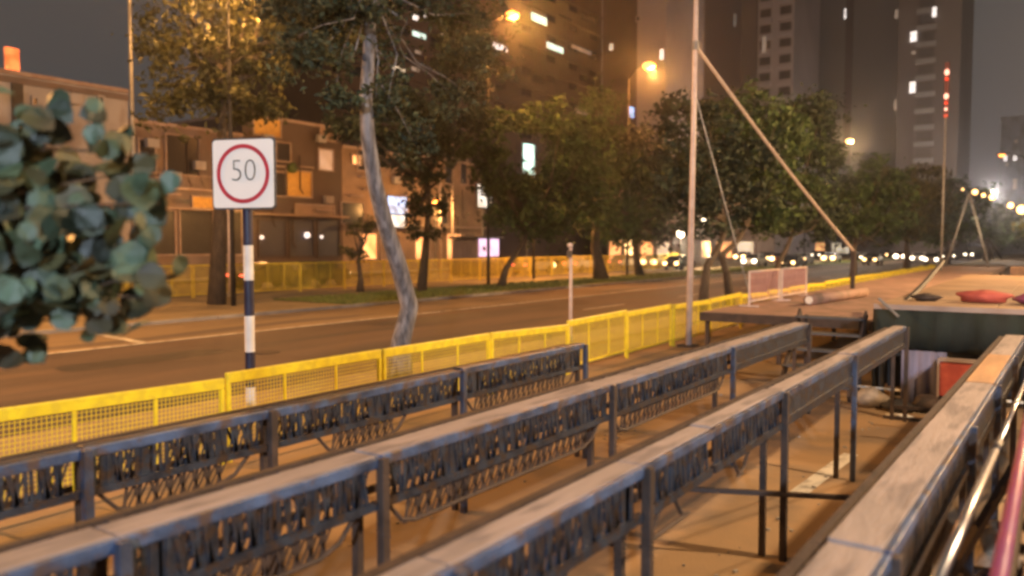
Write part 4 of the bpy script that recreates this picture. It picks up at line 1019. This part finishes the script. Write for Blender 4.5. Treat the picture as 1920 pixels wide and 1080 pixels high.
for x, Y, m, hl, lab in ((1232, 62, 'car_silver', 'e_head', 'first oncoming car left of the tall pole, headlights on'), (1274, 58, 'car_dark', 'e_head', 'oncoming car with big yellow headlights just left of the tall pole'),
                         (1416, 70, 'car_white', 'e_headw', 'oncoming pale car seen between the verge trunks'), (1487, 66, 'car_dark', 'e_head', 'oncoming car with wide yellow glare under the guy rope'),
                         (1560, 92, 'car_silver', 'e_head', 'oncoming car just left of the rope anchor post'), (1612, 100, 'car_dark', 'e_headw', 'oncoming car just right of the rope anchor post'), (1637, 84, 'car_dark', 'e_head', 'oncoming car with bright yellow glare right of the anchor post'),
                         (1692, 110, 'car_red', 'e_headw', 'oncoming small car midway between anchor post and slim mast'), (1724, 96, 'car_white', 'e_headw', 'oncoming car with tall white glare left of the slim mast'),
                         (1750, 88, 'car_silver', 'e_headw', 'oncoming car with the biggest white glare beside the slim mast'), (1784, 120, 'car_dark', 'e_headw', 'oncoming car just right of the slim mast'), (1818, 140, 'car_silver', 'e_headw', 'oncoming car between the legs of the A shaped frame'),
                         (1345, 100, 'car_dark', 'e_headw', 'oncoming dim car right of the tall pole behind trunks')):
    car(x, Y, lab, m, 0., None, hl, G)
for k_, (x, Y, m, hl) in enumerate(((1255, 78, 'car_dark', 'e_head'), (1395, 96, 'car_silver', 'e_head'), (1440, 88, 'car_dark', 'e_head'), (1465, 84, 'car_red', 'e_head'), (1505, 80, 'car_silver', 'e_head'), (1535, 120, 'car_dark', 'e_headw'),
                         (1660, 128, 'car_dark', 'e_head'), (1710, 140, 'car_silver', 'e_headw'), (1765, 112, 'car_dark', 'e_headw'))):
    car(x, Y, 'oncoming car of the second line of traffic, %s from the left, headlights on' % ORD[k_], m, 0., None, hl, G)
GP = 'cars parked before the shops'
for x, m, lab in ((590, 'car_dark', 'dark car parked behind the dull railing right of the sign post'), (500, 'car_dark', 'black car parked behind the dull railing touching the sign post'), (1000, 'car_silver', 'silver car parked behind the crooked trunk'), (1090, 'car_white', 'white car parked left of the thick trunk'),
                  (1170, 'car_silver', 'silver car parked right of the thick trunk')):
    p_ = onX(x, 480, -36.5); car(x, p_.y, lab, m, PI, -36.5, 'e_head', GP)
# far lamps of the avenue seen under the crowns
for x, y, X, lab in ((1320, 418, -30, 'small round street globe right of the tall pole'), (1276, 440, -30, 'small round street globe left of the tall pole')):
    p_ = onX(x, y, X); t = empty('globe_lamp', (p_.x, p_.y, .1), lab, 'street lamp', 'globe street lamps')
    MB().tube([(0, 0, 0), (0, 0, p_.z - .3)], .08, 8).build('pole', 'pole_grey', t); MB().sphere((0, 0, p_.z), .35, 12, 8).build('globe', 'e_headw', t, smooth=True)
    lamp(t, (0, .6, p_.z - .9), WARM, 1800, .3)
# unseen street lamps added to wash the far towers with light
t = street_lamp((-30, 118, 0), 11, 2.5, 'added street lamp hidden by crowns near the foot of the grey tower', 6500, col=(1, .84, .70), em='e_warm', bulb=.3)
street_lamp((-12, 150, 0), 11, 2.5, 'added street lamp hidden by crowns near the foot of the dark tower', 9000, col=(1, .84, .70), em='e_warm', bulb=.3)

# ------------------------------------------------------------------ night air
hz = MB(); hz.box((0, 0, 0), (560, 420, 130))
ho = hz.build('haze', 'white', loc=(-60, 150, 64)); tag(ho, kind='stuff')
hm = bpy.data.materials.new('haze'); hm.use_nodes = True
ht = hm.node_tree; ht.nodes.remove(ht.nodes['Principled BSDF'])
pv = ht.nodes.new('ShaderNodeVolumePrincipled'); pv.inputs['Color'].default_value = (.80, .85, 1.0, 1); pv.inputs['Density'].default_value = .0010; pv.inputs['Anisotropy'].default_value = .90
ht.links.new(pv.outputs[0], ht.nodes['Material Output'].inputs['Volume'])
ho.data.materials.clear(); ho.data.materials.append(hm)
